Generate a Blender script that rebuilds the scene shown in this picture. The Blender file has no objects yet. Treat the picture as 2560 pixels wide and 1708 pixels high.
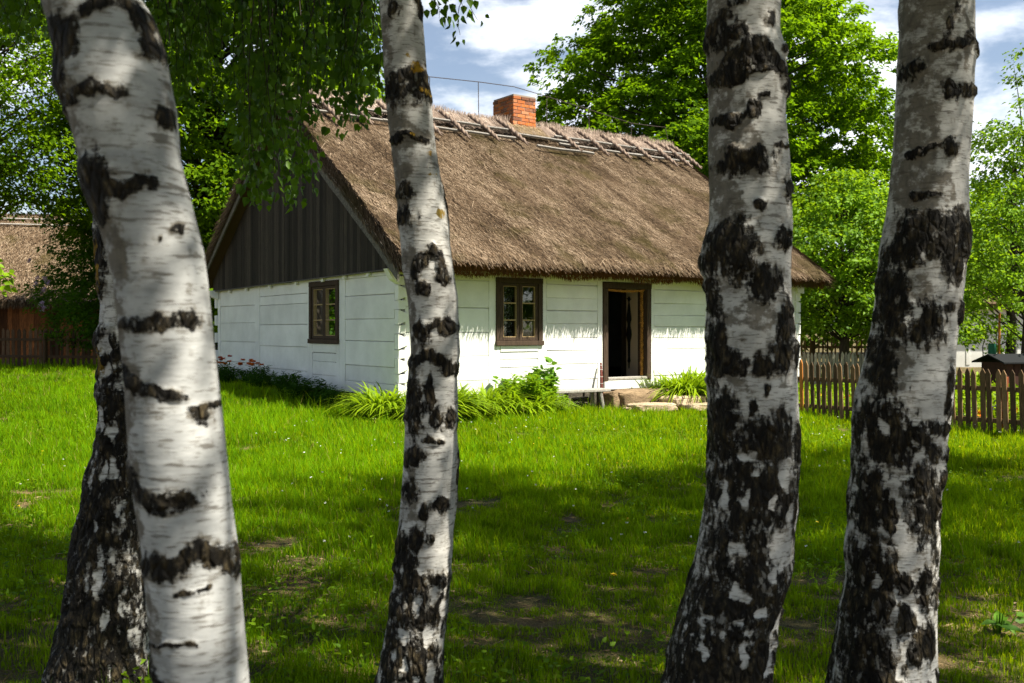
import bpy, math, random
import numpy as np
from mathutils import Vector, Matrix
R = random.Random(7)
NR = np.random.default_rng(11)
PI = math.pi
scene = bpy.context.scene
COL = scene.collection

# ------------------------------------------------------------------ camera model (measured from the photograph)
FPX, HX, HY, CAMH = 2489.0, 1280.0, 821.0, 1.6
K = 2560.0 / 2350.0
def at(xd, yd, depth):                       # a photo pixel at a given distance -> a point in the place
    return ((xd*K - HX)/FPX*depth, depth, CAMH + (HY - yd*K)/FPX*depth)
SUN_EL = math.radians(56)
SUN_XY = Vector((0.925, -0.38)).normalized()

# ------------------------------------------------------------------ helpers
def vn(p, seed=0):
    """value noise, p (N,3) -> [-1,1]"""
    p = np.asarray(p, float)
    i = np.floor(p).astype(np.int64); f = p - i
    f = f*f*(3-2*f)
    def h(dx, dy, dz):
        n = (i[:, 0]+dx)*374761393 + (i[:, 1]+dy)*668265263 + (i[:, 2]+dz)*2147483647 + seed*1274126177
        n = (n ^ (n >> 13)) * 1274126177 & 0xFFFFFFFF
        n = (n ^ (n >> 16)) & 0xFFFF
        return n/32767.5 - 1
    x, y, z = f[:, 0], f[:, 1], f[:, 2]
    a = h(0,0,0)*(1-x)+h(1,0,0)*x; b = h(0,1,0)*(1-x)+h(1,1,0)*x
    c = h(0,0,1)*(1-x)+h(1,0,1)*x; d = h(0,1,1)*(1-x)+h(1,1,1)*x
    return (a*(1-y)+b*y)*(1-z)+(c*(1-y)+d*y)*z
def fbm(p, seed=0, oct=3):
    s = 0; a = 1; t = 0
    for k in range(oct):
        s = s + a*vn(np.asarray(p)*(2.03**k), seed+k); t += a; a *= .5
    return s/t
def ss(x):
    x = np.clip(x, 0, 1); return x*x*(3-2*x)
def gz(x, y):
    """height of the ground"""
    x = np.asarray(x, float); y = np.asarray(y, float)
    z = 0.36*ss((y-11)/12)*ss((1-x)/7) + .14*ss((y-22.5)/5.5)*ss((-2-x)/5)
    q = np.stack([x*.35, y*.35, x*0], -1).reshape(-1, 3)
    z = z + (vn(q, 5)*.03).reshape(x.shape)*ss((y-2)/4)
    return z
def gz1(x, y): return float(gz(np.array([x]), np.array([y]))[0])

def fast_mesh(name, V, F, mat, parent=None, attrs=None, smooth=False, loc=None):
    V = np.asarray(V, np.float32); F = np.asarray(F, np.int32)
    me = bpy.data.meshes.new(name)
    n, k = F.shape
    me.vertices.add(len(V)); me.vertices.foreach_set('co', V.ravel())
    me.loops.add(n*k); me.loops.foreach_set('vertex_index', F.ravel())
    me.polygons.add(n)
    me.polygons.foreach_set('loop_start', np.arange(0, n*k, k, dtype=np.int32))
    try: me.polygons.foreach_set('loop_total', np.full(n, k, np.int32))
    except Exception: pass
    if smooth: me.polygons.foreach_set('use_smooth', np.ones(n, bool))
    for an, av in (attrs or {}).items():
        a = me.attributes.new(an, 'FLOAT', 'POINT'); a.data.foreach_set('value', np.asarray(av, np.float32).ravel())
    me.update(calc_edges=True); me.validate()
    me.materials.append(mat)
    o = bpy.data.objects.new(name, me); COL.objects.link(o)
    if parent: o.parent = parent
    if loc is not None: o.location = loc
    return o

class MB:
    """collects shapes for ONE mesh object"""
    def __init__(s): s.v = []; s.f = []; s.t = []
    def add(s, vs, fs, tint=0.5):
        b = len(s.v); s.v += [tuple(v) for v in vs]; s.f += [tuple(i+b for i in f) for f in fs]
        s.t += list(tint) if hasattr(tint, '__len__') else [tint]*len(vs)
    def hexa(s, p, tint=.5):    # 8 corners: bottom 4 ccw, top 4 ccw
        s.add(p, [(0,3,2,1),(4,5,6,7),(0,1,5,4),(1,2,6,5),(2,3,7,6),(3,0,4,7)], tint)
    def box(s, x0,x1,y0,y1,z0,z1, tint=.5, j=0.0, m=None):
        p = [(x0,y0,z0),(x1,y0,z0),(x1,y1,z0),(x0,y1,z0),(x0,y0,z1),(x1,y0,z1),(x1,y1,z1),(x0,y1,z1)]
        if j: p = [(a+R.uniform(-j,j), b+R.uniform(-j,j), c+R.uniform(-j,j)) for a,b,c in p]
        if m: p = [m(*q) for q in p]
        s.hexa(p, tint)
    def tube(s, pts, rad, n=8, tint=.5, cap=True):
        pts = [Vector(p) for p in pts]; k = len(pts)
        if not hasattr(rad, '__len__'): rad = [rad]*k
        vs = []; prev = None
        for i, p in enumerate(pts):
            d = (pts[min(i+1,k-1)] - pts[max(i-1,0)]).normalized()
            a = prev if prev is not None else (Vector((1,0,0)) if abs(d.x) < .8 else Vector((0,1,0)))
            a = (a - d*a.dot(d)).normalized(); b = d.cross(a); prev = a
            for q in range(n):
                t = 2*PI*q/n; vs.append(p + (a*math.cos(t) + b*math.sin(t))*rad[i])
        fs = [(i*n+q, i*n+(q+1)%n, (i+1)*n+(q+1)%n, (i+1)*n+q) for i in range(k-1) for q in range(n)]
        if cap: fs += [tuple(range(n-1,-1,-1)), tuple((k-1)*n+q for q in range(n))]
        s.add(vs, fs, tint)
    def build(s, name, mat, parent=None, smooth=False, bevel=0, loc=None):
        me = bpy.data.meshes.new(name); me.from_pydata([tuple(v) for v in s.v], [], s.f)
        a = me.attributes.new('tint', 'FLOAT', 'POINT'); a.data.foreach_set('value', np.array(s.t, np.float32))
        me.update(); me.materials.append(mat)
        if smooth:
            for p in me.polygons: p.use_smooth = True
        o = bpy.data.objects.new(name, me); COL.objects.link(o)
        if parent: o.parent = parent
        if loc is not None: o.location = loc
        if bevel:
            m = o.modifiers.new('bevel', 'BEVEL'); m.width = bevel; m.segments = 2; m.limit_method = 'ANGLE'
        return o

def tag(o, label=None, cat=None, group=None, kind=None):
    if label: o['label'] = label
    if cat: o['category'] = cat
    if group: o['group'] = group
    if kind: o['kind'] = kind
    return o
def empty(name, loc, rz=0, label=None, cat=None, group=None):
    o = bpy.data.objects.new(name, None); COL.objects.link(o)
    o.location = loc; o.rotation_euler = (0,0,rz); o.empty_display_size = .2
    return tag(o, label, cat, group)

# ------------------------------------------------------------------ materials
def sc(c, k): return tuple(v*k for v in c)
class N:
    def __init__(s, name):
        s.m = bpy.data.materials.new(name); s.m.use_nodes = True
        s.nt = s.m.node_tree; s.b = s.nt.nodes['Principled BSDF']; s.out = s.nt.nodes['Material Output']
        s.b.inputs['Roughness'].default_value = .8
        s.b.inputs['Specular IOR Level'].default_value = .25
    def n(s, t, **kw):
        x = s.nt.nodes.new(t)
        for k, v in kw.items(): setattr(x, k, v)
        return x
    def l(s, a, b): s.nt.links.new(a, b)
    def attr(s, name): return s.n('ShaderNodeAttribute', attribute_name=name).outputs['Fac']
    def coord(s, scale=(1,1,1), rot=(0,0,0)):
        c = s.n('ShaderNodeTexCoord'); mp = s.n('ShaderNodeMapping')
        mp.inputs['Scale'].default_value = scale; mp.inputs['Rotation'].default_value = rot
        s.l(c.outputs['Object'], mp.inputs['Vector']); return mp.outputs[0]
    def noise(s, scale, vec=None, detail=3, rough=.55, dist=0):
        x = s.n('ShaderNodeTexNoise'); x.inputs['Scale'].default_value = scale
        x.inputs['Detail'].default_value = detail; x.inputs['Roughness'].default_value = rough
        x.inputs['Distortion'].default_value = dist
        if vec is not None: s.l(vec, x.inputs['Vector'])
        return x.outputs['Fac']
    def ramp(s, fac, stops):
        r = s.n('ShaderNodeValToRGB'); e = r.color_ramp.elements
        while len(e) < len(stops): e.new(.5)
        for i, (p, c) in enumerate(stops):
            e[i].position = p; e[i].color = (*c, 1) if len(c) == 3 else c
        s.l(fac, r.inputs['Fac']); return r.outputs['Color']
    def math(s, op, a, b=None, clamp=False):
        x = s.n('ShaderNodeMath', operation=op, use_clamp=clamp)
        for i, v in enumerate((a, b)):
            if v is None: continue
            if isinstance(v, (int, float)): x.inputs[i].default_value = v
            else: s.l(v, x.inputs[i])
        return x.outputs[0]
    def mapr(s, v, a, b, c=0, d=1):
        x = s.n('ShaderNodeMapRange'); x.interpolation_type = 'SMOOTHSTEP'
        s.l(v, x.inputs[0])
        for i, q in enumerate((a,b,c,d)): x.inputs[i+1].default_value = q
        return x.outputs[0]
    def mix(s, fac, a, b, mode='MIX'):
        x = s.n('ShaderNodeMix', data_type='RGBA', blend_type=mode)
        if isinstance(fac, (int, float)): x.inputs['Factor'].default_value = fac
        else: s.l(fac, x.inputs['Factor'])
        for k, v in ((6, a), (7, b)):
            if isinstance(v, tuple): x.inputs[k].default_value = (*v[:3], 1)
            else: s.l(v, x.inputs[k])
        return x.outputs[2]
    def base(s, c):
        if isinstance(c, tuple): s.b.inputs['Base Color'].default_value = (*c[:3], 1)
        else: s.l(c, s.b.inputs['Base Color'])
    def bump(s, h, strength=.4, dist=.01):
        x = s.n('ShaderNodeBump'); x.inputs['Strength'].default_value = strength; x.inputs['Distance'].default_value = dist
        s.l(h, x.inputs['Height']); s.l(x.outputs[0], s.b.inputs['Normal'])
    def rough(s, v): s.b.inputs['Roughness'].default_value = v; return s

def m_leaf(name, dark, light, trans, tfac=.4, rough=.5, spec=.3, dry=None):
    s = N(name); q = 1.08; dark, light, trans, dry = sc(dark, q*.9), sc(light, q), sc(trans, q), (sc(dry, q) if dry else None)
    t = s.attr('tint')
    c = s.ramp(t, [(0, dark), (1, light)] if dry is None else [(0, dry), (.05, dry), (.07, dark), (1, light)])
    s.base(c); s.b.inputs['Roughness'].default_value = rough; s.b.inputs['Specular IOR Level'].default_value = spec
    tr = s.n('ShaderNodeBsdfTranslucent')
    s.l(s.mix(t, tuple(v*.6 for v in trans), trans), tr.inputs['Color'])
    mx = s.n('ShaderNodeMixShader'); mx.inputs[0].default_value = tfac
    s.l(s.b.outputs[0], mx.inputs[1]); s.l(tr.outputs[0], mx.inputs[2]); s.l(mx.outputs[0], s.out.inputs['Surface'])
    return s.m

def m_wood(name, c0, c1, scale=(14,14,1.2), rough=.85, bump=.35, tint=.5):
    s = N(name).rough(rough); c0, c1 = sc(c0, .95), sc(c1, 1.0)
    g = s.noise(5, s.coord(scale), 5, .65, .3)
    c = s.ramp(g, [(.3, c0), (.7, c1)])
    t = s.attr('tint')
    k = s.mapr(t, 0, 1, 1-tint, 1+tint)
    mul = s.n('ShaderNodeVectorMath', operation='SCALE'); s.l(c, mul.inputs[0]); s.l(k, mul.inputs['Scale'])
    s.base(mul.outputs[0]); s.bump(g, bump, .006)
    return s.m

M = {}
M['grass'] = m_leaf('grass_blades', (.006,.050,.002), (.150,.325,.003), (.50,.64,.004), .47, .6, .05, (.36,.28,.09))
M['linden'] = m_leaf('linden_leaves', (.010,.042,.002), (.12,.21,.004), (.28,.46,.005), .42, .7, .04)
M['maple'] = m_leaf('maple_leaves', (.012,.045,.002), (.145,.255,.004), (.29,.50,.005), .42, .7, .04)
M['fruit'] = m_leaf('fruit_leaves', (.025,.080,.004), (.185,.33,.012), (.36,.56,.012), .4, .5, .15)
M['birchleaf'] = m_leaf('birch_leaves', (.010,.04,.002), (.075,.155,.005), (.22,.42,.006), .30, .45, .2)
M['lilacleaf'] = m_leaf('lilac_leaves', (.012,.045,.003), (.06,.14,.005), (.16,.32,.006), .35, .6, .08)
M['farleaf'] = m_leaf('far_leaves', (.018,.05,.004), (.10,.16,.006), (.18,.28,.006), .3, .7, .05)
M['lily'] = m_leaf('lily_blades', (.05,.13,.004), (.26,.38,.008), (.34,.50,.008), .4, .5, .15)
M['herb'] = m_leaf('herb_leaves', (.045,.12,.004), (.20,.33,.008), (.30,.47,.01), .4, .5, .12)
M['darkherb'] = m_leaf('dark_herb_leaves', (.008,.035,.003), (.035,.10,.008), (.10,.22,.01), .3, .6, .08)
M['bigleaf'] = m_leaf('broad_leaves', (.035,.10,.006), (.11,.24,.012), (.2,.38,.02), .35, .5, .2)
def m_flat(name, c, rough=.7, spec=.3, metal=0):
    s = N(name).rough(rough); s.base(c); s.b.inputs['Specular IOR Level'].default_value = spec; s.b.inputs['Metallic'].default_value = metal
    return s.m
M['petal_orange'] = m_leaf('orange_petals', (.75,.06,.002), (.95,.30,.002), (.8,.2,.01), .2)
M['petal_blue'] = m_leaf('blue_petals', (.12,.1,.5), (.25,.22,.7), (.2,.2,.6), .3)
M['petal_lilac'] = m_leaf('lilac_petals', (.30,.20,.40), (.55,.42,.62), (.4,.3,.5), .3)
M['petal_white'] = m_leaf('pale_petals', (.6,.6,.5), (.8,.8,.7), (.5,.5,.4), .2)
M['petal_yellow'] = m_leaf('yellow_petals', (.75,.5,.01), (.85,.65,.02), (.6,.4,.01), .2)

def m_paint():
    s = N('white_limewash').rough(.75)
    big = s.noise(1.6, s.coord(), 4, .6)
    grain = s.noise(6, s.coord((3,3,26)), 4, .6)
    c = s.ramp(big, [(.3, (.68,.68,.65)), (.65, (.83,.83,.80))])
    c = s.mix(s.mapr(grain, .60, .76, 0, .5), c, (.42,.40,.35))
    flake = s.noise(9, s.coord((1,1,3.5)), 6, .7)
    c = s.mix(s.mapr(flake, .66, .70, 0, .6), c, (.36,.33,.28))
    zc = s.n('ShaderNodeSeparateXYZ'); s.l(s.coord(), zc.inputs[0])
    low = s.mapr(zc.outputs[2], .75, .35, 0, .4)
    low = s.math('MULTIPLY', low, s.noise(7, s.coord(), 4))
    c = s.mix(low, c, (.36,.35,.28))
    t = s.attr('tint'); k = s.mapr(t, 0, 1, .9, 1.06)
    mul = s.n('ShaderNodeVectorMath', operation='SCALE'); s.l(c, mul.inputs[0]); s.l(k, mul.inputs['Scale'])
    s.base(mul.outputs[0]); s.bump(grain, .35, .006)
    return s.m
M['paint'] = m_paint()
M['darkwood'] = m_wood('dark_frame_wood', (.018,.011,.007), (.085,.055,.036), (16,16,1.4), tint=.35)
M['gablewood'] = m_wood('weathered_gable_boards', (.004,.0035,.003), (.060,.048,.037), (34,34,.7), tint=.6)
M['greywood'] = m_wood('silver_grey_wood', (.16,.145,.125), (.38,.36,.33), (6,6,6), tint=.3)
M['polewood'] = m_wood('weathered_poles', (.10,.092,.082), (.27,.25,.225), (6,6,6), tint=.3)
M['bargewood'] = m_wood('weathered_bargeboard', (.05,.046,.04), (.19,.175,.15), (5,5,5), tint=.3)
M['puttywood'] = m_wood('ochre_glazing_bar', (.22,.15,.07), (.4,.29,.15), (10,10,10), tint=.2)
M['picket'] = m_wood('brown_pickets', (.065,.037,.017), (.23,.14,.07), (18,18,1.5), tint=.55)
M['darkpicket'] = m_wood('dark_brown_pickets', (.035,.02,.011), (.14,.082,.045), (18,18,1.5), tint=.55)
M['newpicket'] = m_wood('new_orange_picket', (.30,.10,.018), (.48,.19,.04), (18,18,1.5), tint=.2)
M['redpost'] = m_wood('red_brown_post', (.14,.032,.010), (.30,.08,.025), (18,18,1.5), tint=.3)
M['greypicket'] = m_wood('grey_old_pickets', (.15,.135,.095), (.40,.36,.27), (18,18,1.5), tint=.35)
M['barnwood'] = m_wood('barn_boards', (.06,.022,.008), (.30,.105,.032), (10,10,.8), tint=.7)
M['bark'] = m_wood('tree_bark', (.012,.010,.008), (.06,.048,.035), (6,6,1.6), bump=.8, tint=.3)
M['iron'] = m_flat('rusty_iron', (.05,.035,.028), .6)
M['black'] = m_flat('black_felt', (.012,.013,.015), .8, .15)
M['hutch'] = m_wood('dark_hutch_boards', (.02,.008,.006), (.06,.022,.014), (12,12,2), tint=.3)
M['green_mesh'] = m_flat('green_guard', (.01,.12,.07), .6)
M['clay'] = m_flat('terracotta', (.5,.27,.12), .8)
M['rope_w'] = m_flat('white_twine', (.6,.58,.53), .8)
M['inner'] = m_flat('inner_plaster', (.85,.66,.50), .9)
M['innerdark'] = m_flat('darkened_room_plaster', (.10,.085,.07), .9)  # plaster colour darkened so the rooms look unlit behind the panes
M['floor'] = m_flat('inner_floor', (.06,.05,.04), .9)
M['garland'] = m_wood('straw_garland', (.20,.085,.014), (.46,.22,.045), (30,30,30), tint=.4)
M['broomstem'] = m_wood('broom_binding', (.05,.012,.010), (.14,.04,.03), (30,30,4), tint=.3)
M['twig'] = m_wood('broom_twigs', (.08,.055,.05), (.26,.20,.18), (30,30,8), tint=.5)

def m_thatch(name, stops, tmul=1.0):
    s = N(name).rough(.9); s.b.inputs['Specular IOR Level'].default_value = .1
    t = s.attr('tint')
    c = s.ramp(t, [(p_, sc(q_, 1.0)) for p_, q_ in stops])
    n = s.noise(1.1, s.coord(), 3, .6)
    c = s.mix(s.mapr(n, .52, .70, 0, .7), c, (.056,.045,.012), 'MIX')
    n2 = s.noise(.45, s.coord(), 2, .6)
    c = s.mix(s.mapr(n2, .35, .7, 0, .25), c, (.145,.096,.06))
    s.base(c); return s.m
M['thatch'] = m_thatch('thatch', [(0,(.016,.010,.006)),(.5,(.132,.088,.052)),(1,(.42,.32,.225))])
M['thatch_eave'] = m_thatch('thatch_cut_ends', [(0,(.04,.014,.004)),(1,(.22,.09,.025))])
def m_ridge():
    s = N('ridge_straw').rough(.9)
    s.base(s.ramp(s.attr('tint'), [(0,(.06,.043,.034)),(.45,(.26,.19,.145)),(1,(.58,.47,.39))])); return s.m
M['ridge'] = m_ridge()
def m_ridge2():
    s = N('fresh_straw').rough(.9)
    s.base(s.ramp(s.attr('tint'), [(0,(.08,.053,.03)),(.45,(.26,.185,.10)),(1,(.46,.35,.21))])); return s.m
M['straw'] = m_ridge2()
def m_brick():
    s = N('brick').rough(.85)
    n = s.noise(22, s.coord(), 4, .65)
    c = s.ramp(s.attr('tint'), [(0,(.18,.07,.04)),(.35,(.38,.115,.04)),(.7,(.52,.14,.024)),(1,(.48,.21,.10))])
    c = s.mix(s.mapr(n, .50, .70, 0, .7), c, (.30,.22,.16))
    zb = s.n('ShaderNodeSeparateXYZ'); s.l(s.coord(), zb.inputs[0])
    c = s.mix(s.math('MULTIPLY', s.mapr(zb.outputs[2], 6.9, 7.3, 0, .8), s.noise(6, s.coord(), 4)), c, (.05,.035,.028))
    s.base(c); s.bump(n, .5, .01); return s.m
M['brick'] = m_brick()
M['mortar'] = m_flat('mortar', (.27,.22,.17), .95)
def m_stone(name, c0, c1):
    s = N(name).rough(.9)
    c0, c1 = sc(c0, 1.0), sc(c1, 1.0)
    n = s.noise(4, s.coord((1,1,2)), 6, .65); n2 = s.noise(25, s.coord((1,1,3)), 4, .6)
    c = s.ramp(n, [(.3, c0), (.7, c1)])
    c = s.mix(s.mapr(n2, .55, .75, 0, .5), c, tuple(v*.5 for v in c0))
    s.base(c); s.bump(s.math('ADD', n, n2), .7, .03); return s.m
M['stone'] = m_stone('sandstone', (.13,.088,.05), (.33,.235,.14))
M['flag'] = m_stone('flagstone', (.27,.195,.125), (.52,.41,.29))
M['found'] = m_stone('foundation', (.05,.042,.032), (.14,.12,.09))
def m_glass():
    s = N('window_glass')
    fr = s.n('ShaderNodeLayerWeight'); fr.inputs['Blend'].default_value = .35
    g = s.n('ShaderNodeBsdfGlossy'); g.inputs['Roughness'].default_value = .02; g.inputs['Color'].default_value = (.9,.92,.95,1)
    t = s.n('ShaderNodeBsdfTransparent'); t.inputs['Color'].default_value = (.85,.88,.88,1)
    mx = s.n('ShaderNodeMixShader'); s.l(fr.outputs['Fresnel'], mx.inputs[0])
    s.l(t.outputs[0], mx.inputs[1]); s.l(g.outputs[0], mx.inputs[2]); s.l(mx.outputs[0], s.out.inputs['Surface'])
    return s.m
M['glass'] = m_glass()
def m_lace():
    s = N('lace').rough(.9); s.base((.62,.62,.58))
    v = s.n('ShaderNodeTexVoronoi'); v.inputs['Scale'].default_value = 26; s.l(s.coord(), v.inputs['Vector'])
    n = s.noise(9, s.coord(), 3)
    a = s.mapr(s.math('ADD', v.outputs['Distance'], s.math('MULTIPLY', n, .5)), .35, .75, .85, .12)
    s.l(a, s.b.inputs['Alpha']); return s.m
M['lace'] = m_lace()
def m_ground():
    s = N('lawn_soil').rough(.95)
    n = s.noise(.9, s.coord(), 4, .6); n2 = s.noise(30, s.coord(), 5, .7); n3 = s.noise(160, s.coord(), 3, .6)
    c = s.ramp(n, [(.3, (.032,.045,.007)), (.5, (.075,.065,.018)), (.68, (.18,.115,.05))])
    c = s.mix(s.mapr(n2, .4, .7, 0, .6), c, (.055,.04,.02))
    c = s.mix(s.mapr(n3, .52, .68, 0, .7), c, (.30,.20,.10))
    s.base(c); s.bump(n2, .8, .03); return s.m
M['ground'] = m_ground()
def m_birch(name, wht=(.55,.535,.51), hs=1.0, stk=.6):
    s = N(name).rough(.75); s.b.inputs['Specular IOR Level'].default_value = .2
    fine = s.noise(38, s.coord((1,1,.55)), 5, .65)
    med = s.noise(11, s.coord((1,1,.6)), 3, .6)
    bark = s.attr('bark'); tone = s.attr('tone'); lich = s.attr('lichen')
    f = s.math('ADD', bark, s.math('MULTIPLY', s.math('SUBTRACT', fine, .5), 2.9))
    f = s.math('ADD', f, s.math('MULTIPLY', s.math('SUBTRACT', med, .5), 1.5))
    st = s.noise(6, s.coord((2.2,2.2,20)), 4, .65)
    f = s.math('ADD', f, s.math('MULTIPLY', s.math('SUBTRACT', st, .5), stk))
    vs_ = s.noise(15, s.coord((1.6,1.6,.38)), 4, .65)
    f = s.math('ADD', f, s.math('MULTIPLY', s.math('SUBTRACT', vs_, .5), 2.2-stk))
    dark = s.mapr(f, -.20, .20)
    # white paper bark
    w = s.ramp(s.noise(7, s.coord((1,1,2.2)), 5, .6), [(.28, tuple(v*.55 for v in wht)), (.55, wht), (.8, tuple(min(v*1.25,.8) for v in wht))])
    tn = s.math('ADD', tone, s.math('MULTIPLY', s.math('SUBTRACT', s.noise(13, s.coord((1,1,1.3)), 6, .7), .5), 3.6))
    w = s.mix(s.mapr(tn, -.2, .30, 0, .9), w, s.ramp(fine, [(.3,(.055,.046,.034)),(.7,(.19,.165,.13))]))
    len1 = s.noise(5, s.coord((3.2*hs,3.2*hs,22*hs)), 4, .6)
    w = s.mix(s.mapr(len1, .56, .65, 0, .75), w, (.085,.072,.055))
    len2 = s.noise(9, s.coord((4*hs,4*hs,30*hs)), 2, .5)
    w = s.mix(s.mapr(len2, .58, .66, 0, .6), w, (.13,.115,.09))
    w = s.mix(s.math('MULTIPLY', s.mapr(f, -.95, -.05, 0, .9), s.mapr(s.noise(20, s.coord((1,1,2.5)), 5, .65), .40, .60)), w, (.15,.13,.10))
    vo = s.n('ShaderNodeTexVoronoi', feature='DISTANCE_TO_EDGE'); vo.inputs['Scale'].default_value = 34
    s.l(s.coord((1,1,.42)), vo.inputs['Vector'])
    crack = s.mapr(vo.outputs['Distance'], .0, .22)
    d = s.ramp(s.noise(34, s.coord((1,1,.42)), 6, .75), [(.38,(.004,.003,.002)),(.50,(.014,.011,.007)),(.60,(.058,.043,.022)),(.72,(.17,.13,.07))])
    d = s.mix(s.mapr(crack, 0, 1, .6, 0), d, (.004,.003,.0025))
    d = s.mix(s.mapr(s.noise(31, s.coord((1,1,.55)), 4, .6), .60, .66, 0, .8), d, (.20,.19,.17))
    c = s.mix(dark, w, d)
    lf = s.mapr(s.math('ADD', lich, s.math('MULTIPLY', s.math('SUBTRACT', fine, .5), 2.0)), .0, .3)
    c = s.mix(lf, c, s.ramp(med, [(.3,(.09,.075,.02)),(.55,(.28,.17,.015)),(.75,(.46,.24,.012))]))
    s.base(c)
    hgt = s.math('ADD', s.math('MULTIPLY', dark, s.math('ADD', s.noise(34, s.coord((1,1,.45)), 5, .7), s.math('MULTIPLY', crack, .6))), s.math('MULTIPLY', len1, .12))
    s.bump(hgt, .9, .018)
    return s.m
M['birch'] = m_birch('birch_bark', hs=.75)
M['birchA'] = m_birch('birch_bark_smooth', (.46,.46,.455), .62, 1.3)

# ------------------------------------------------------------------ leaves
def unit(v): return v/np.maximum(np.linalg.norm(v, axis=1, keepdims=True), 1e-9)
def leaves(P, D, Nn, size, ratio=.62, shape=4):
    """P base, D direction to the tip, Nn rough normal -> verts, tris, leaf index"""
    D = unit(D); S = unit(np.cross(D, Nn)); U = np.cross(S, D)
    size = np.asarray(size).reshape(-1, 1); w = size*ratio*.5
    if shape == 4:
        vs = np.stack([P, P + D*size*.45 + S*w + U*w*.35, P + D*size - U*size*.08, P + D*size*.45 - S*w + U*w*.35], 1)
        fc = np.array([[0,1,2],[0,2,3]])
    else:
        vs = np.stack([P, P + D*size*.22 + S*w*.95 + U*w*.2, P + D*size*.55 + S*w*.72 + U*w*.2, P + D*size - U*size*.1,
                       P + D*size*.55 - S*w*.72 + U*w*.2, P + D*size*.22 - S*w*.95 + U*w*.2], 1)
        fc = np.array([[0,1,2],[0,2,3],[0,3,4],[0,4,5]])
    n, k = vs.shape[:2]
    F = (fc[None] + (np.arange(n)*k)[:, None, None]).reshape(-1, 3)
    return vs.reshape(-1, 3), F, k
def rnd(n, s=1.0): return NR.normal(0, s, (n, 3))

# ------------------------------------------------------------------ ground and lawn
def make_ground():
    xs = np.concatenate([np.linspace(-400,-30,14), np.linspace(-28,28,141), np.linspace(30,400,14)])
    ys = np.concatenate([np.linspace(-200,-4,8), np.linspace(-2,45,140), np.linspace(48,500,16)])
    X, Y = np.meshgrid(xs, ys)
    V = np.stack([X, Y, gz(X, Y)], -1).reshape(-1, 3)
    nx = len(xs); i = np.arange(len(ys)-1)[:, None]*nx + np.arange(nx-1)[None]
    F = np.stack([i, i+1, i+nx+1, i+nx], -1).reshape(-1, 4)
    o = fast_mesh('ground', V, F, M['ground'], smooth=True)
    tag(o, kind='structure')
make_ground()

HC = (-1.94, 17.12); HANG = math.radians(90-54.34)      # near corner of the cottage, direction of its long wall
Fv = np.array([math.cos(HANG), math.sin(HANG)]); Gv = np.array([-Fv[1], Fv[0]])
HL, HW = 10.64, 9.08
def hw(t, s): return (HC[0]+t*Fv[0]+s*Gv[0], HC[1]+t*Fv[1]+s*Gv[1])   # house plan -> world plan

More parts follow.
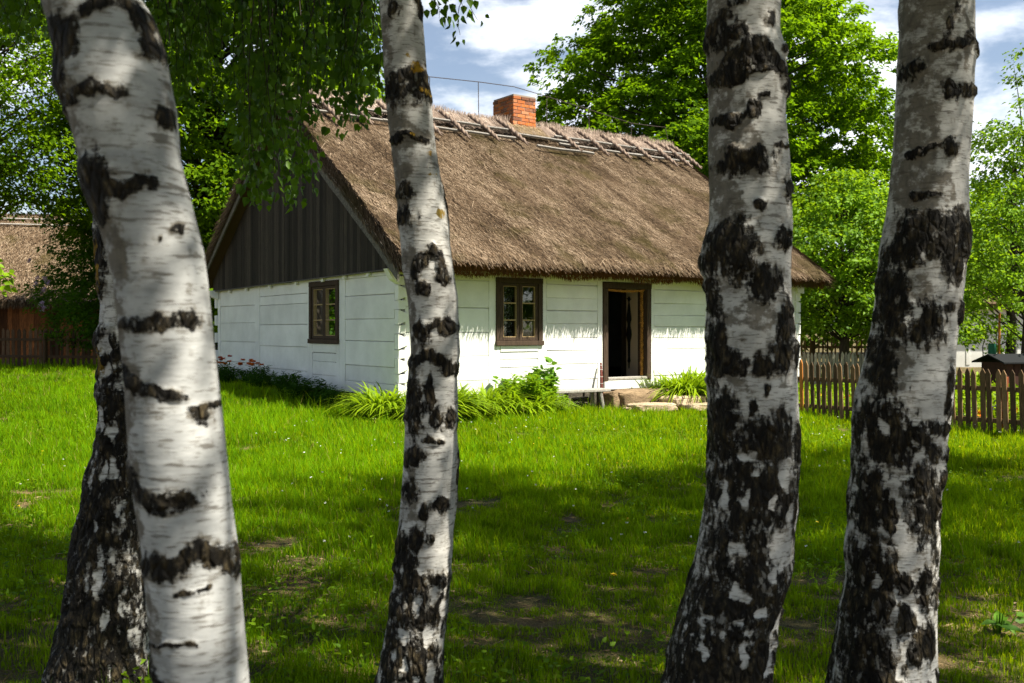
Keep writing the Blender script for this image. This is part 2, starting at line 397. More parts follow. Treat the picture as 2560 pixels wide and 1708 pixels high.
def make_grass():
    bands = [(3.6,6,6000),(6,9,5000),(9,13,3500),(13,18,2200),(18,24,1250),(24,33,620)]
    Ps = []
    for y0, y1, den in bands:
        hwid = .56*y1+.9
        n = int((y1-y0)*2*hwid*den)
        p = np.stack([NR.uniform(-hwid, hwid, n), NR.uniform(y0, y1, n)], 1)
        p = p[np.abs(p[:, 0]) < .56*p[:, 1]+.7]
        Ps.append(p)
    p = np.concatenate(Ps)
    rel = p - np.array(HC); t = rel@Fv; s = rel@Gv
    keep = ~((t > -.1) & (t < HL+.1) & (s > -.05) & (s < HW))
    keep &= ~((t > 4.45) & (t < 7.3) & (s > -1.6) & (s < 0))          # stone steps
    keep &= ~((t > 0) & (p[:, 1] > 17) & (s > HW*.3) & (t < HL))
    p = p[keep]
    n = len(p); q = np.stack([p[:, 0], p[:, 1], p[:, 0]*0], 1)
    patch = fbm(q*.55, 21, 3); fine = vn(q*2.3, 31); clump = vn(q*6, 41)
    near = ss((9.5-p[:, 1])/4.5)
    bare = (.05+.16*near)*ss((patch+.45*fine-.02)/.34)
    for (xd, yd, dep, ra) in ((630,1470,5.4,.60),(1400,1540,5.0,.65),(60,1520,5.0,.5),(800,1470,5.4,.5),(740,1290,6.7,.33),(1290,1285,6.7,.33)):
        bx, by, _ = at(xd, yd, dep); rr_ = np.hypot((p[:, 0]-bx), (p[:, 1]-by)*.8) + .22*vn(q*3.1, 61)
        bare = np.maximum(bare, ss((ra*.55-rr_)/.24))
    k2 = NR.random(n) > bare*.66
    p, q, patch, fine, clump, near = p[k2], q[k2], patch[k2], fine[k2], clump[k2], near[k2]; n = len(p)
    y = p[:, 1]
    h = (.070 + .045*patch + .06*clump + .04*fine)*NR.uniform(.45, 1.5, n)*(1-.45*near)
    h *= 1 + .25*ss((y-9)/6)*ss((22-y)/3)
    tall = NR.random(n) < .035; h[tall] *= 2.0
    w = (.0014 + .00023*y)*NR.uniform(.7, 1.3, n); w[tall] *= .6
    ang = NR.uniform(0, 2*PI, n); lean = NR.uniform(.05, .6, n)*h
    az = NR.uniform(0, 2*PI, n)
    dx, dy = np.cos(az)*lean, np.sin(az)*lean
    sx, sy = np.cos(ang)*w, np.sin(ang)*w
    z = gz(p[:, 0], p[:, 1])
    V = np.zeros((n, 5, 3))
    V[:, 0] = np.stack([p[:,0]-sx, y-sy, z-.01], 1); V[:, 1] = np.stack([p[:,0]+sx, y+sy, z-.01], 1)
    V[:, 2] = np.stack([p[:,0]-sx*.8+dx*.35, y-sy*.8+dy*.35, z+h*.6], 1); V[:, 3] = np.stack([p[:,0]+sx*.8+dx*.35, y+sy*.8+dy*.35, z+h*.6], 1)
    V[:, 4] = np.stack([p[:,0]+dx, y+dy, z+h*.98], 1)
    F = (np.array([[0,1,3],[0,3,2],[2,3,4]])[None] + (np.arange(n)*5)[:, None, None]).reshape(-1, 3)
    tint = np.clip(.52 + .30*patch + .16*clump + NR.normal(0, .27, n) - .08*near, .12, 1)  # near blades tinted slightly darker to deepen the shade under the birches
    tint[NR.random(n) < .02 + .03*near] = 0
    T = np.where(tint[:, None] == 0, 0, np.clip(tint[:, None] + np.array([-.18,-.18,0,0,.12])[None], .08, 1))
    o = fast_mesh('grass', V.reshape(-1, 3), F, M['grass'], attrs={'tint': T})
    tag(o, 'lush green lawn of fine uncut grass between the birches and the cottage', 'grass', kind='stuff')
    # low broad-leaved weeds and clover in the lawn
    n = 40000
    c = np.stack([NR.uniform(-9, 10, n*2), NR.uniform(3.8, 16, n*2), np.zeros(n*2)], 1)
    c = c[np.abs(c[:, 0]) < .56*c[:, 1]+.6]
    m = vn(c*.9, 77) + .5*vn(c*2.7, 78) > .26
    c = c[m]; n = len(c)
    c[:, 2] = gz(c[:, 0], c[:, 1]) + NR.uniform(.015, .12, n)
    D = rnd(n); D[:, 2] = np.abs(D[:, 2])*.4
    Nn = rnd(n, .5) + np.array([0,0,1.])
    V, F, k = leaves(c, D, Nn, NR.uniform(.018, .048, n), .6, 6)
    tt = np.repeat(np.clip(NR.normal(.4, .2, n), 0, 1), k)
    o = fast_mesh('lawn_weeds', V, F, M['herb'], attrs={'tint': tt})
    tag(o, 'clover and small leafy weeds growing low through the lawn', 'weeds', kind='stuff')
    # dry stalks and last year's leaves lying on the bare soil
    n = 14000
    c = np.stack([NR.uniform(-5, 5, n), NR.uniform(3.8, 9.5, n), np.zeros(n)], 1); c = c[np.abs(c[:, 0]) < .56*c[:, 1]+.6]; n = len(c)
    c[:, 2] = gz(c[:, 0], c[:, 1]) + NR.uniform(.004, .02, n)
    D = rnd(n); D[:, 2] *= .12
    V, F, k = leaves(c, D, rnd(n, .4) + np.array([0,0,1.]), NR.uniform(.02, .09, n), .12, 4)
    o = fast_mesh('dry_litter', V, F, M['straw'], attrs={'tint': np.repeat(NR.random(n)*.7, k)})
    tag(o, 'dry stalks and old leaves lying between the grass under the birches', 'litter', kind='stuff')
    # dots of white clover, daisies
    n = 420
    c = np.stack([NR.uniform(-8, 8, n), NR.uniform(6.5, 17, n), np.zeros(n)], 1)
    rel = c[:, :2]-np.array(HC); c = c[(np.abs(c[:, 0]) < .52*c[:, 1]) & ((rel@Gv) < -1.2) & ((vn(c*.5, 91) > -.25))]
    c[:, 2] = gz(c[:, 0], c[:, 1]) + NR.uniform(.10, .19, len(c))
    Vs = []; Fs = []; T = []; b = 0
    P = np.repeat(c, 6, 0); D = rnd(len(P)); D[:, 2] = np.abs(D[:, 2])
    V, F, k = leaves(P, D, rnd(len(P)), NR.uniform(.010, .016, len(P)), .9, 4)
    o = fast_mesh('lawn_flowers', V, F, M['petal_white'], attrs={'tint': np.repeat(NR.random(len(P)), k)})
    tag(o, 'tiny white clover and daisy heads dotted over the lawn', 'wildflowers', kind='stuff')
    n = 60
    c = np.stack([NR.uniform(-7, 7, n), NR.uniform(7, 20, n), np.zeros(n)], 1)
    rel = c[:, :2]-np.array(HC); c = c[(np.abs(c[:, 0]) < .52*c[:, 1]) & ((rel@Gv) < -1.2)]
    c[:, 2] = gz(c[:, 0], c[:, 1]) + NR.uniform(.10, .17, len(c))
    P = np.repeat(c, 7, 0); D = rnd(len(P)); D[:, 2] = np.abs(D[:, 2])*.4
    V, F, k = leaves(P, D, rnd(len(P), .3)+np.array([0,0,1.]), .014, .8, 4)
    o = fast_mesh('yellow_lawn_flowers', V, F, M['petal_yellow'], attrs={'tint': np.repeat(NR.random(len(P)), k)})
    tag(o, 'small yellow buttercup heads scattered through the lawn', 'wildflowers', kind='stuff')
make_grass()

# ------------------------------------------------------------------ the cottage (local axes: x = t along the long wall, y = s into the house, z)
cottage = empty('cottage', (HC[0], HC[1], 0), HANG,
    'white timber cottage with a brown thatched roof, brick chimney and open dark doorway', 'cottage')
fm = lambda u, v, w: (u, -w, v)
gm = lambda u, v, w: (-w, u, v)
def gsag(s): return .05 - .013*s
def boards(mb, m, u0, u1, zs, w0=-.13, jit=.006):
    for a, b in zip(zs[:-1], zs[1:]):
        k = R.uniform(-jit, jit); d0, d1 = R.uniform(-.006,.006), R.uniform(-.006,.006)
        g = .0045
        p = [(u0,a+g+d0,k),(u1,a+g+d1,k),(u1,a+g+d1,w0),(u0,a+g+d0,w0),(u0,b-g+d0,k-.004),(u1,b-g+d1,k-.004),(u1,b-g+d1,w0),(u0,b-g+d0,w0)]
        mb.hexa([m(u, v, w) for u, v, w in p], R.uniform(.3,.75))
    mb.hexa([m(*q) for q in [(u0,zs[0],-.05),(u1,zs[0],-.05),(u1,zs[0],-.12),(u0,zs[0],-.12),(u0,zs[-1],-.05),(u1,zs[-1],-.05),(u1,zs[-1],-.12),(u0,zs[-1],-.12)]], .1)
def post(mb, m, u0, u1, z0, z1, w=.006):
    p = [(u0,z0,w),(u1,z0,w),(u1,z0,-.14),(u0,z0,-.14),(u0,z1,w),(u1,z1,w),(u1,z1,-.14),(u0,z1,-.14)]
    mb.hexa([m(a+R.uniform(-.006,.006), b, c) for a, b, c in p], R.uniform(.45,.7))

Z0, ZB = .40, 2.53
fw = MB()
boards(fw, fm, .12, 1.865, [Z0,.66,1.10,1.53,1.97,2.46,ZB])
post(fw, fm, 1.87, 2.02, Z0, ZB)
boards(fw, fm, 2.12, 2.99, [Z0,.62,.87,1.02,1.16], jit=.004)
post(fw, fm, 2.025, 2.115, Z0, 1.275); post(fw, fm, 2.995, 3.085, Z0, 1.275); post(fw, fm, 2.12, 2.99, 1.165, 1.275, .012)
post(fw, fm, 3.09, 3.20, Z0, ZB)
boards(fw, fm, 3.205, 4.47, [Z0,.60,.91,1.17,1.42,1.69,1.94,2.18,2.44,ZB])
post(fw, fm, 4.475, 4.605, Z0, ZB)
post(fw, fm, 5.915, 6.01, Z0, ZB)
boards(fw, fm, 6.015, 7.52, [Z0,.62,.93,1.17,1.40,1.63,1.87,2.12,2.40,ZB])
post(fw, fm, 7.525, 7.67, Z0, ZB)
boards(fw, fm, 7.675, 10.4, [Z0,.66,.98,1.24,1.55,1.84,2.1,2.42,ZB])
post(fw, fm, 10.405, HL, Z0, ZB)
fw.hexa([fm(*q) for q in [(-.02,ZB,.012),(HL+.02,ZB,.012),(HL+.02,ZB,-.14),(-.02,ZB,-.14),(-.02,2.84,.014),(HL+.02,2.84,.014),(HL+.02,2.84,-.14),(-.02,2.84,-.14)]], .55)
fw.box(4.64, 5.88, -.02, .12, .38, .565, .35, .006)                      # beam under the threshold
fw.build('front_wall', M['paint'], cottage, bevel=.006)

gw = MB()
zs_r = [Z0,.62,.92,1.37,1.77,2.20,ZB]; zs_m = [Z0,.73,1.22,1.68,2.11,2.31,ZB]; zs_l = [Z0,.81,1.29,1.73,2.13,ZB]
boards(gw, gm, .17, 2.075, zs_r)
post(gw, gm, 2.08, 2.325, Z0, ZB)
boards(gw, gm, 2.45, 3.55, [Z0,.68,.95,1.12], jit=.004)
post(gw, gm, 2.33, 2.445, Z0, 1.295); post(gw, gm, 3.555, 3.66, Z0, 1.295); post(gw, gm, 2.45, 3.55, 1.125, 1.295, .008)
post(gw, gm, 3.665, 3.80, Z0, ZB)
boards(gw, gm, 3.805, 6.355, zs_m)
post(gw, gm, 6.36, 6.62, Z0, ZB)
boards(gw, gm, 6.625, HW-.16, zs_l)
post(gw, gm, HW-.155, HW, Z0, ZB)
gw.hexa([gm(*q) for q in [(-.02,ZB,.012),(HW+.02,ZB,.012),(HW+.02,ZB,-.14),(-.02,ZB,-.14),(-.02,2.70,.014),(HW+.02,2.62,.014),(HW+.02,2.62,-.14),(-.02,2.70,-.14)]], .5)
gw.build('gable_wall', M['paint'], cottage, bevel=.006)
bw = MB()
bw.box(HL-.14, HL, .13, HW-.13, Z0, 2.8); bw.box(.13, HL, HW-.13, HW, Z0, 2.8)
bw.build('back_wall', M['paint'], cottage)
# log ends at the corners
def piece(name, *shapes):
    m = MB()
    for k, a in shapes: getattr(m, k)(*a)
    m.build(name, M['paint'], cottage, bevel=.005)
z = .42; k = 0
while z < 2.40:
    h = .20
    if k % 2 == 0:      # end of a gable log, flared, seen on the long wall
        piece('log_end', ('hexa', ([(-.035,-.035,z-.03),(.05,-.03,z+.0),(.05,.1,z),(-.035,.1,z-.03),(-.035,-.035,z+h+.03),(.05,-.03,z+h),(.05,.1,z+h),(-.035,.1,z+h+.03)], .6)),
            ('hexa', ([(.05,-.03,z+.0),(.17,-.012,z+.045),(.17,.1,z+.045),(.05,.1,z),(.05,-.03,z+h),(.17,-.012,z+h-.045),(.17,.1,z+h-.045),(.05,.1,z+h)], .6)))
        piece('log_end', ('box', (-.06, .05, HW-.02, HW+.075, z-.02, z+h+.02, .6, .008)))
    else:
        piece('log_end', ('box', (-.012, .13, -.008, .17, z+.025, z+h-.025, .5, .006)))
    z += h+.012; k += 1
z = .42
while z < 2.4:
    piece('log_end', ('box', (HL-.12, HL+.05, -.028, .1, z, z+.23, .6, .01))); z += .26
piece('corbel', ('hexa', ([(-.16,-.05,2.44),(-.02,-.05,2.36),(-.02,.10,2.36),(-.16,.10,2.44),(-.26,-.05,2.62),(-.02,-.05,2.62),(-.02,.10,2.62),(-.26,.10,2.62)], .6)))
piece('corbel', ('hexa', ([(-.16,HW-.10,2.36),(-.02,HW-.10,2.30),(-.02,HW+.06,2.30),(-.16,HW+.06,2.36),(-.24,HW-.10,2.52),(-.02,HW-.10,2.52),(-.02,HW+.06,2.52),(-.24,HW+.06,2.52)], .6)))
for s in (1.0, 1.95, 2.9, 4.2, 5.6, 7.0, 8.1): piece('joist_end', ('box', (-.075, -.018, s, s+.10, 2.50+gsag(s), 2.585+gsag(s), .6, .005)))
piece('corbel', ('box', (HL-.1, HL+.14, -.06, .1, 2.42, 2.60, .6, .008)))
fd = MB()
for i in range(26):
    t0 = .05+i*.41; fd.box(t0, t0+R.uniform(.32,.40), .03, .35, -.15, R.uniform(.36,.395), R.random(), .015)
for i in range(22):
    s0 = .05+i*.41; fd.box(.03, .35, s0, s0+R.uniform(.32,.40), -.1, .392, R.random(), .015)
fd.build('foundation', M['found'], cottage, bevel=.02)

# dark gable boarding
gb = MB()
SL = .717; ZC0, SC0 = 2.80, -.62            # top surface of the thatch: z = ZC0 + SL*(s-SC0)
SR = HW/2; ZR = ZC0 + SL*(SR-SC0)
def ztop(s): return ZC0 + SL*((s if s < SR else HW-s) - SC0)
s = -.10
while s < HW+.1:
    w = R.uniform(.10,.19); e = min(s+w, HW+.12); d = R.uniform(-.004,.004)
    zb0, zb1 = 2.585+gsag(s)+R.uniform(-.012,.006), 2.585+gsag(e)+R.uniform(-.012,.006)
    p = [(-.085+d,s+.002,zb0),(-.085+d,e-.002,zb1),(-.06+d,e-.002,zb1),(-.06+d,s+.002,zb0)]
    q = [(a,b,max(ztop(b)-.26,zb0+.01)) for a,b,c in p]
    gb.hexa(p+q, R.uniform(.1,.95)); s = e
gb.hexa([(-.055,-.1,2.6),(-.055,SR,2.6),(-.02,SR,2.6),(-.02,-.1,2.6),(-.055,-.1,2.61),(-.055,SR,ZR-.35),(-.02,SR,ZR-.35),(-.02,-.1,2.61)], 0)
gb.hexa([(-.055,SR,2.55),(-.055,HW+.1,2.55),(-.02,HW+.1,2.55),(-.02,SR,2.55),(-.055,SR,ZR-.35),(-.055,HW+.1,2.61),(-.02,HW+.1,2.61),(-.02,SR,ZR-.35)], 0)
gbo = gb.build('gable_boards', M['gablewood'], cottage)
dp = MB()
dp.hexa([(-.12,-.1,2.56+gsag(0)),(-.12,HW+.1,2.56+gsag(HW)),(-.02,HW+.1,2.57+gsag(HW)),(-.02,-.1,2.57+gsag(0)),(-.12,-.1,2.582+gsag(0)),(-.12,HW+.1,2.582+gsag(HW)),(-.02,HW+.1,2.60+gsag(HW)),(-.02,-.1,2.60+gsag(0))], .4)
dp.build('drip_board', M['bargewood'], cottage)
TV0, TV1 = -.32, HL+.30
for sgn in (0, 1):
    b = MB(); n = 12
    for i in range(n):
        a0, a1 = -.56+(SR+.56)*i/n, -.56+(SR+.56)*(i+1)/n
        f = lambda a: (a if sgn == 0 else HW-a)
        wob = lambda a: .012*math.sin(a*2.3)+.01*math.sin(a*5.1)
        b.hexa([(TV0-.03,f(a0),ztop(a0)-.44+wob(a0)),(TV0-.03,f(a1),ztop(a1)-.44+wob(a1)),(TV0+.005,f(a1),ztop(a1)-.44+wob(a1)),(TV0+.005,f(a0),ztop(a0)-.44+wob(a0)),
                (TV0-.03,f(a0),ztop(a0)-.20+wob(a0)),(TV0-.03,f(a1),ztop(a1)-.20+wob(a1)),(TV0+.005,f(a1),ztop(a1)-.20+wob(a1)),(TV0+.005,f(a0),ztop(a0)-.20+wob(a0))], .5)
    b.build('bargeboard', M['bargewood'], cottage)

# thatch -----------------------------------------------------------------------------
def strands(P, D, Nn, ln, wd, tint, lift=.03):
    """thin tapered straws; P start, D direction, Nn surface normal"""
    D = unit(D); S = unit(np.cross(D, Nn)); n = len(P)
    ln = np.asarray(ln).reshape(-1,1); wd = np.asarray(wd).reshape(-1,1)
    lf = np.abs(NR.normal(0, 1, (n,1)))*lift
    E_ = P + D*ln + Nn*lf
    V = np.stack([P-S*wd, P+S*wd, E_+S*wd*.45, E_-S*wd*.45], 1)
    V[:, :, :] += 0
    F = np.array([[0,1,2,3]])+(np.arange(n)*4)[:,None]
    T = np.repeat(tint, 4)
    return V.reshape(-1,3), F, T
def cat(parts):
    V=[];F=[];T=[];b=0
    for v,f,t in parts: V.append(v);F.append(f+b);T.append(t);b+=len(v)
    return np.concatenate(V),np.concatenate(F),np.concatenate(T)
cosr = 1/math.sqrt(1+SL*SL); sinr = SL*cosr
nF = np.array([0,-sinr,cosr]); dF = np.array([0,-cosr,-sinr])     # front slope normal and downhill
def on_roof(t, s, off=0):
    z = ZC0+SL*(s-SC0)
    q = np.stack([t*.8, s*.8, t*0], 1)
    off = off + vn(q, 3)*.03 + vn(q*4, 4)*.010
    return np.stack([t, s, z], 1) + nF*np.asarray(off).reshape(-1,1)
rb = MB()
for fl in (0, 1):
    f = (lambda s: s) if fl == 0 else (lambda s: HW-s)
    prof = [(-.58,ZC0-.03),(SR,ZR-.05),(SR,ZR-.42),(-.02,2.83),(-.48,2.60)]
    v = [(TV0+.02,f(a),b) for a,b in prof]+[(TV1-.05,f(a),b) for a,b in prof]
    rb.add(v, [(0,1,2,3,4),(9,8,7,6,5)]+[(i,(i+1)%5,5+(i+1)%5,5+i) for i in range(5)], .25)
roof = rb.build('thatched_roof', M['thatch'], cottage)
def thatch_main():
    parts = []
    n = 130000
    t = NR.uniform(TV0, TV1, n); s = SC0 + (SR+.02-SC0)*NR.random(n)
    P = on_roof(t, s, -.02)
    D = dF[None] + np.stack([NR.normal(.02,.20,n), np.zeros(n), np.zeros(n)],1)
    c = np.stack([t*2.2+s*.5, s*.9, t*0],1)
    tint = np.clip(.46+.24*vn(c,8)+.16*vn(c*3,9)+NR.normal(0,.24,n),0,1)
    parts.append(strands(P, D, np.tile(nF,(n,1)), NR.uniform(.06,.17,n), NR.uniform(.0028,.0055,n), tint, .020))
    # a few long loose light straws
    n = 130; t = NR.uniform(TV0, TV1, n); s = NR.uniform(SC0, SR, n)
    P = on_roof(t, s, .02); D = dF[None]+np.stack([NR.normal(0,.7,n),np.zeros(n),np.zeros(n)],1)
    parts.append(strands(P, D, np.tile(nF,(n,1)), NR.uniform(.25,.5,n), .004*np.ones(n), NR.uniform(.75,1,n), .05))
    # eave crest, overhanging tips
    n = 9000; t = NR.uniform(TV0, TV1, n); s = SC0+NR.uniform(-.02,.22,n)
    P = on_roof(t, s, NR.uniform(-.07,.02,n)); D = dF[None]+np.stack([NR.normal(0,.16,n),np.zeros(n),NR.normal(-.15,.2,n)],1)
    parts.append(strands(P, D, np.tile(nF,(n,1)), NR.uniform(.08,.20,n), .006*np.ones(n), np.clip(NR.normal(.45,.2,n),0,1), .01))
    # both verges
    for tv, sg in ((TV0,-1),(TV1,1)):
        n = 7000; s = SC0+(SR-SC0)*NR.random(n); dep = NR.uniform(-.24,.02,n)
        P = on_roof(np.full(n, tv)+NR.uniform(-.02,.05,n)*-sg, s, dep)
        D = dF[None]+np.stack([sg*np.abs(NR.normal(.12,.12,n)),np.zeros(n),NR.normal(-.05,.1,n)],1)
        parts.append(strands(P, D, np.tile(np.array([sg,0,.3]),(n,1)), NR.uniform(.1,.32,n), .006*np.ones(n), np.clip(NR.normal(.38,.2,n),0,1), .02))
    # left gable edge seen from below (the far slope's verge)
    n = 5000; a = SC0+(SR-SC0)*NR.random(n); dep = NR.uniform(-.30,.02,n)
    P = np.stack([np.full(n,TV0)+NR.uniform(-.05,.02,n), HW-a, ZC0+SL*(a-SC0)+dep],1)
    D = np.stack([-np.abs(NR.normal(.12,.12,n)), np.full(n,cosr), np.full(n,-sinr)+NR.normal(-.05,.1,n)],1)
    parts.append(strands(P, D, np.tile(np.array([-1,0,.3]),(n,1)), NR.uniform(.1,.3,n), .006*np.ones(n), np.clip(NR.normal(.3,.2,n),0,1), .02))
    V,F,T = cat(parts)
    return fast_mesh('thatch_straw', V, F, M['thatch'], roof, {'tint':T})
thatch_main()
def thatch_eave():
    n = 15000; t = NR.uniform(TV0, TV1, n); k = NR.random(n)
    P = np.stack([t, -.60+.16*k+NR.normal(0,.012,n), ZC0-.03-.21*k],1)
    wv = vn(np.stack([t*1.7,t*0,t*0],1),6)*.035
    P[:,2] += wv*k
    D = np.stack([NR.normal(0,.14,n), NR.normal(-.02,.10,n), -np.ones(n)],1)
    v1 = strands(P, D, np.tile(np.array([0,-1,.05]),(n,1)), NR.uniform(.03,.085,n), .006*np.ones(n), np.clip(NR.normal(.45,.22,n),0,1), .008)
    V,F,T = cat([v1]); fast_mesh('thatch_eave', V, F, M['thatch_eave'], roof, {'tint':T})
thatch_eave()
def ridge_cap():
    parts = []
    for front in (1, 0):
        n = 17000 if front else 5000
        t = NR.uniform(TV0, TV1+.12, n)
        b = NR.uniform(-.02,.42,n)
        keep = ~((t > 5.5) & (t < 6.32) & (b < .3)) if front else np.ones(n,bool)
        t = t[keep]; b = b[keep]; n = len(t)
        if front:
            P = np.stack([t, SR-b*cosr, ZR+.07-b*sinr],1)+nF*NR.uniform(-.04,.05,n)[:,None]
            D = dF[None]+np.stack([NR.normal(0,.09,n),np.zeros(n),np.zeros(n)],1); nn=nF
        else:
            P = np.stack([t, SR+b*cosr, ZR+.07-b*sinr],1); D = np.stack([NR.normal(0,.09,n),np.full(n,cosr),np.full(n,-sinr)],1); nn=np.array([0,sinr,cosr])
        tint = np.clip(.5+.2*vn(np.stack([t*5,b*2,t*0],1),12)+NR.normal(0,.2,n),0,1)
        parts.append(strands(P, D, np.tile(nn,(n,1)), NR.uniform(.12,.34,n), .006*np.ones(n), tint, .012))
    n = 4200; t = NR.uniform(TV0, TV1+.12, n); t = t[~((t > 5.5)&(t<6.32))]; n=len(t)
    P = np.stack([t, SR+NR.normal(0,.05,n), np.full(n,ZR+.02)],1); D = np.stack([NR.normal(0,.12,n), NR.normal(.1,.3,n), np.ones(n)],1)
    hh = .17+.04*vn(np.stack([t*3,t*0,t*0],1),13)
    parts.append(strands(P, D, np.tile(np.array([0,-1,.2]),(n,1)), hh*NR.uniform(.7,1.25,n), .006*np.ones(n), np.clip(NR.normal(.5,.22,n),0,1), .0))
    V,F,T = cat(parts); fast_mesh('ridge_thatch', V, F, M['ridge'], roof, {'tint':T})
    # fresh straw packed below the chimney
    n = 2600; t = NR.uniform(5.35,6.35,n); b = NR.uniform(.12,.55,n)
    P = np.stack([t, SR-b*cosr, ZR+.05-b*sinr],1)+nF*NR.uniform(-.02,.07,n)[:,None]
    D = dF[None]+np.stack([NR.normal(0,.15,n),np.zeros(n),np.zeros(n)],1)
    V,F,T = strands(P,D,np.tile(nF,(n,1)),NR.uniform(.1,.25,n),.006*np.ones(n),np.clip(NR.normal(.5,.2,n),0,1),.02)
    fast_mesh('fresh_straw', V, F, M['straw'], roof, {'tint':T})
ridge_cap()
def rp(t, b, off=.07):
    return (t, SR-b*cosr-sinr*off, ZR-b*sinr+cosr*off)
def pole(t0, t1, b0, b1, off=.075):
    m = MB(); n = 6; P = [Vector(rp(t0+(t1-t0)*i/n, b0+(b1-b0)*i/n, off+R.uniform(-.008,.008))) for i in range(n+1)]
    up = Vector((0,cosr,sinr))*.030; th = Vector(tuple(nF))*.022
    for a, b in zip(P[:-1], P[1:]):
        m.hexa([a-up-th, b-up-th, b+up-th, a+up-th, a-up+th, b-up+th, b+up+th, a+up+th], R.uniform(.4,.7))
    m.build('ridge_pole', M['polewood'], roof)
for t0, t1 in ((-.30,2.1),(1.75,5.15),(6.55,9.1),(9.0,TV1+.2)):
    pole(t0, t1, .57+R.uniform(-.02,.02), .57, .12); pole(t0-.05, t1+.03, .90+R.uniform(-.02,.02), .92)
pole(5.2, 7.15, .72, .78, .11); pole(5.62, 7.35, 1.22, 1.22, .085); pole(5.0, 6.7, .56, .50, .06)
for i, t in enumerate([.35, 1.15, 1.95, 2.75, 3.55, 4.35, 5.15, 6.75, 7.65, 8.4, 9.15, 9.95, 10.45, 10.85]):
    b1 = 1.28+R.uniform(-.08,.1); tb = t+.16+R.uniform(-.05,.05); m = MB(); n = 26
    for k in range(2):
        pts = [Vector(rp(t+(tb-t)*i/n, .05+(b1-.05)*i/n, (.15-.06*abs(i/n-.4))))+Vector((math.cos(i*.9+k*PI)*.027, 0, math.sin(i*.9+k*PI)*.022)) for i in range(n+1)]
        m.tube(pts, [.040*(1-.5*max(0,i/n-.7)/.3) for i in range(n+1)], 6, [R.uniform(.08,.5) for _ in range((n+1)*6)])
    o = m.build('straw_rope', M['ridge'], roof, smooth=True)
    n = 160; bb = NR.uniform(.1,b1+.08,n); f = (bb-.05)/(b1-.05)
    # loose ends of the rope
# chimney ----------------------------------------------------------------------------
def chimney():
    x0,x1,y0,y1,zt = 5.57,6.25,4.38,5.24,7.27
    core = MB(); core.box(x0+.012,x1-.012,y0+.012,y1-.012,5.7,zt-.03)
    co = core.build('chimney', M['mortar'], cottage)
    b = MB(); z = 5.75; k = 0; h = .072; g = .014
    def row(L, off):
        e = [0]; p = off
        while p < L-.06: e.append(p); p += .235
        e.append(L); return e
    while z+h < zt+.005:
        lip = .012 if z+h > zt-.09 else 0
        j = lambda: R.uniform(-.004,.004)
        e = row(x1-x0, .12 if k%2 else .235)
        for a, c in zip(e[:-1], e[1:]):
            for yy in (y0, y1):
                ya, yb = (yy-lip+j(), yy+.06) if yy == y0 else (yy-.06, yy+lip)
                b.box(x0+a+g/2+ (0 if a else -g/2), x0+c-g/2, ya, yb, z+j(), z+h+j(), R.random(), .003)
        e = row(y1-y0-.06*2-.004, .235 if k%2 else .12)
        for a, c in zip(e[:-1], e[1:]):
            for xx in (x0, x1):
                xa, xb = (xx-lip+j(), xx+.058) if xx == x0 else (xx-.058, xx+lip+j())
                b.box(xa, xb, y0+.062+a+g/2, y0+.062+c-g/2, z+j(), z+h+j(), R.random()*.8, .003)
        z += h+g; k += 1
    b.build('brick_face', M['brick'], co, bevel=.004)
chimney()
# lightning conductor ----------------------------------------------------------------
def ridge_t(xpx, s=None):
    s = SR if s is None else s
    dx = (xpx-HX)/FPX
    t = (dx*(HC[1]+Gv[1]*s)-(HC[0]+Gv[0]*s))/(Fv[0]-dx*Fv[1])
    return t, HC[1]+Gv[1]*s+Fv[1]*t
wire = MB(); pts = []
wp = [(760,150),(936,176),(1073,192),(1197,205),(1285,217),(1366,241),(1473,274),(1579,308),(1640,316),(1663,318)]
wpt = []
for xx, yy in wp:
    t, Y = ridge_t(xx); wpt.append((t, SR, CAMH+(HY-yy)/FPX*Y))
tE, YE = ridge_t(1672); wpt.append((tE, SR, ZR+.1))
wire.tube(wpt, .010, 5)
wo = wire.build('lightning_conductor', M['iron'], cottage)
for i in (1,2,3,5,6,7):
    m = MB(); t, s, zt = wpt[i]; m.tube([(t,s,ZR-.1),(t+R.uniform(-.02,.02),s,zt)], .010, 5); m.build('conductor_rod', M['iron'], wo)

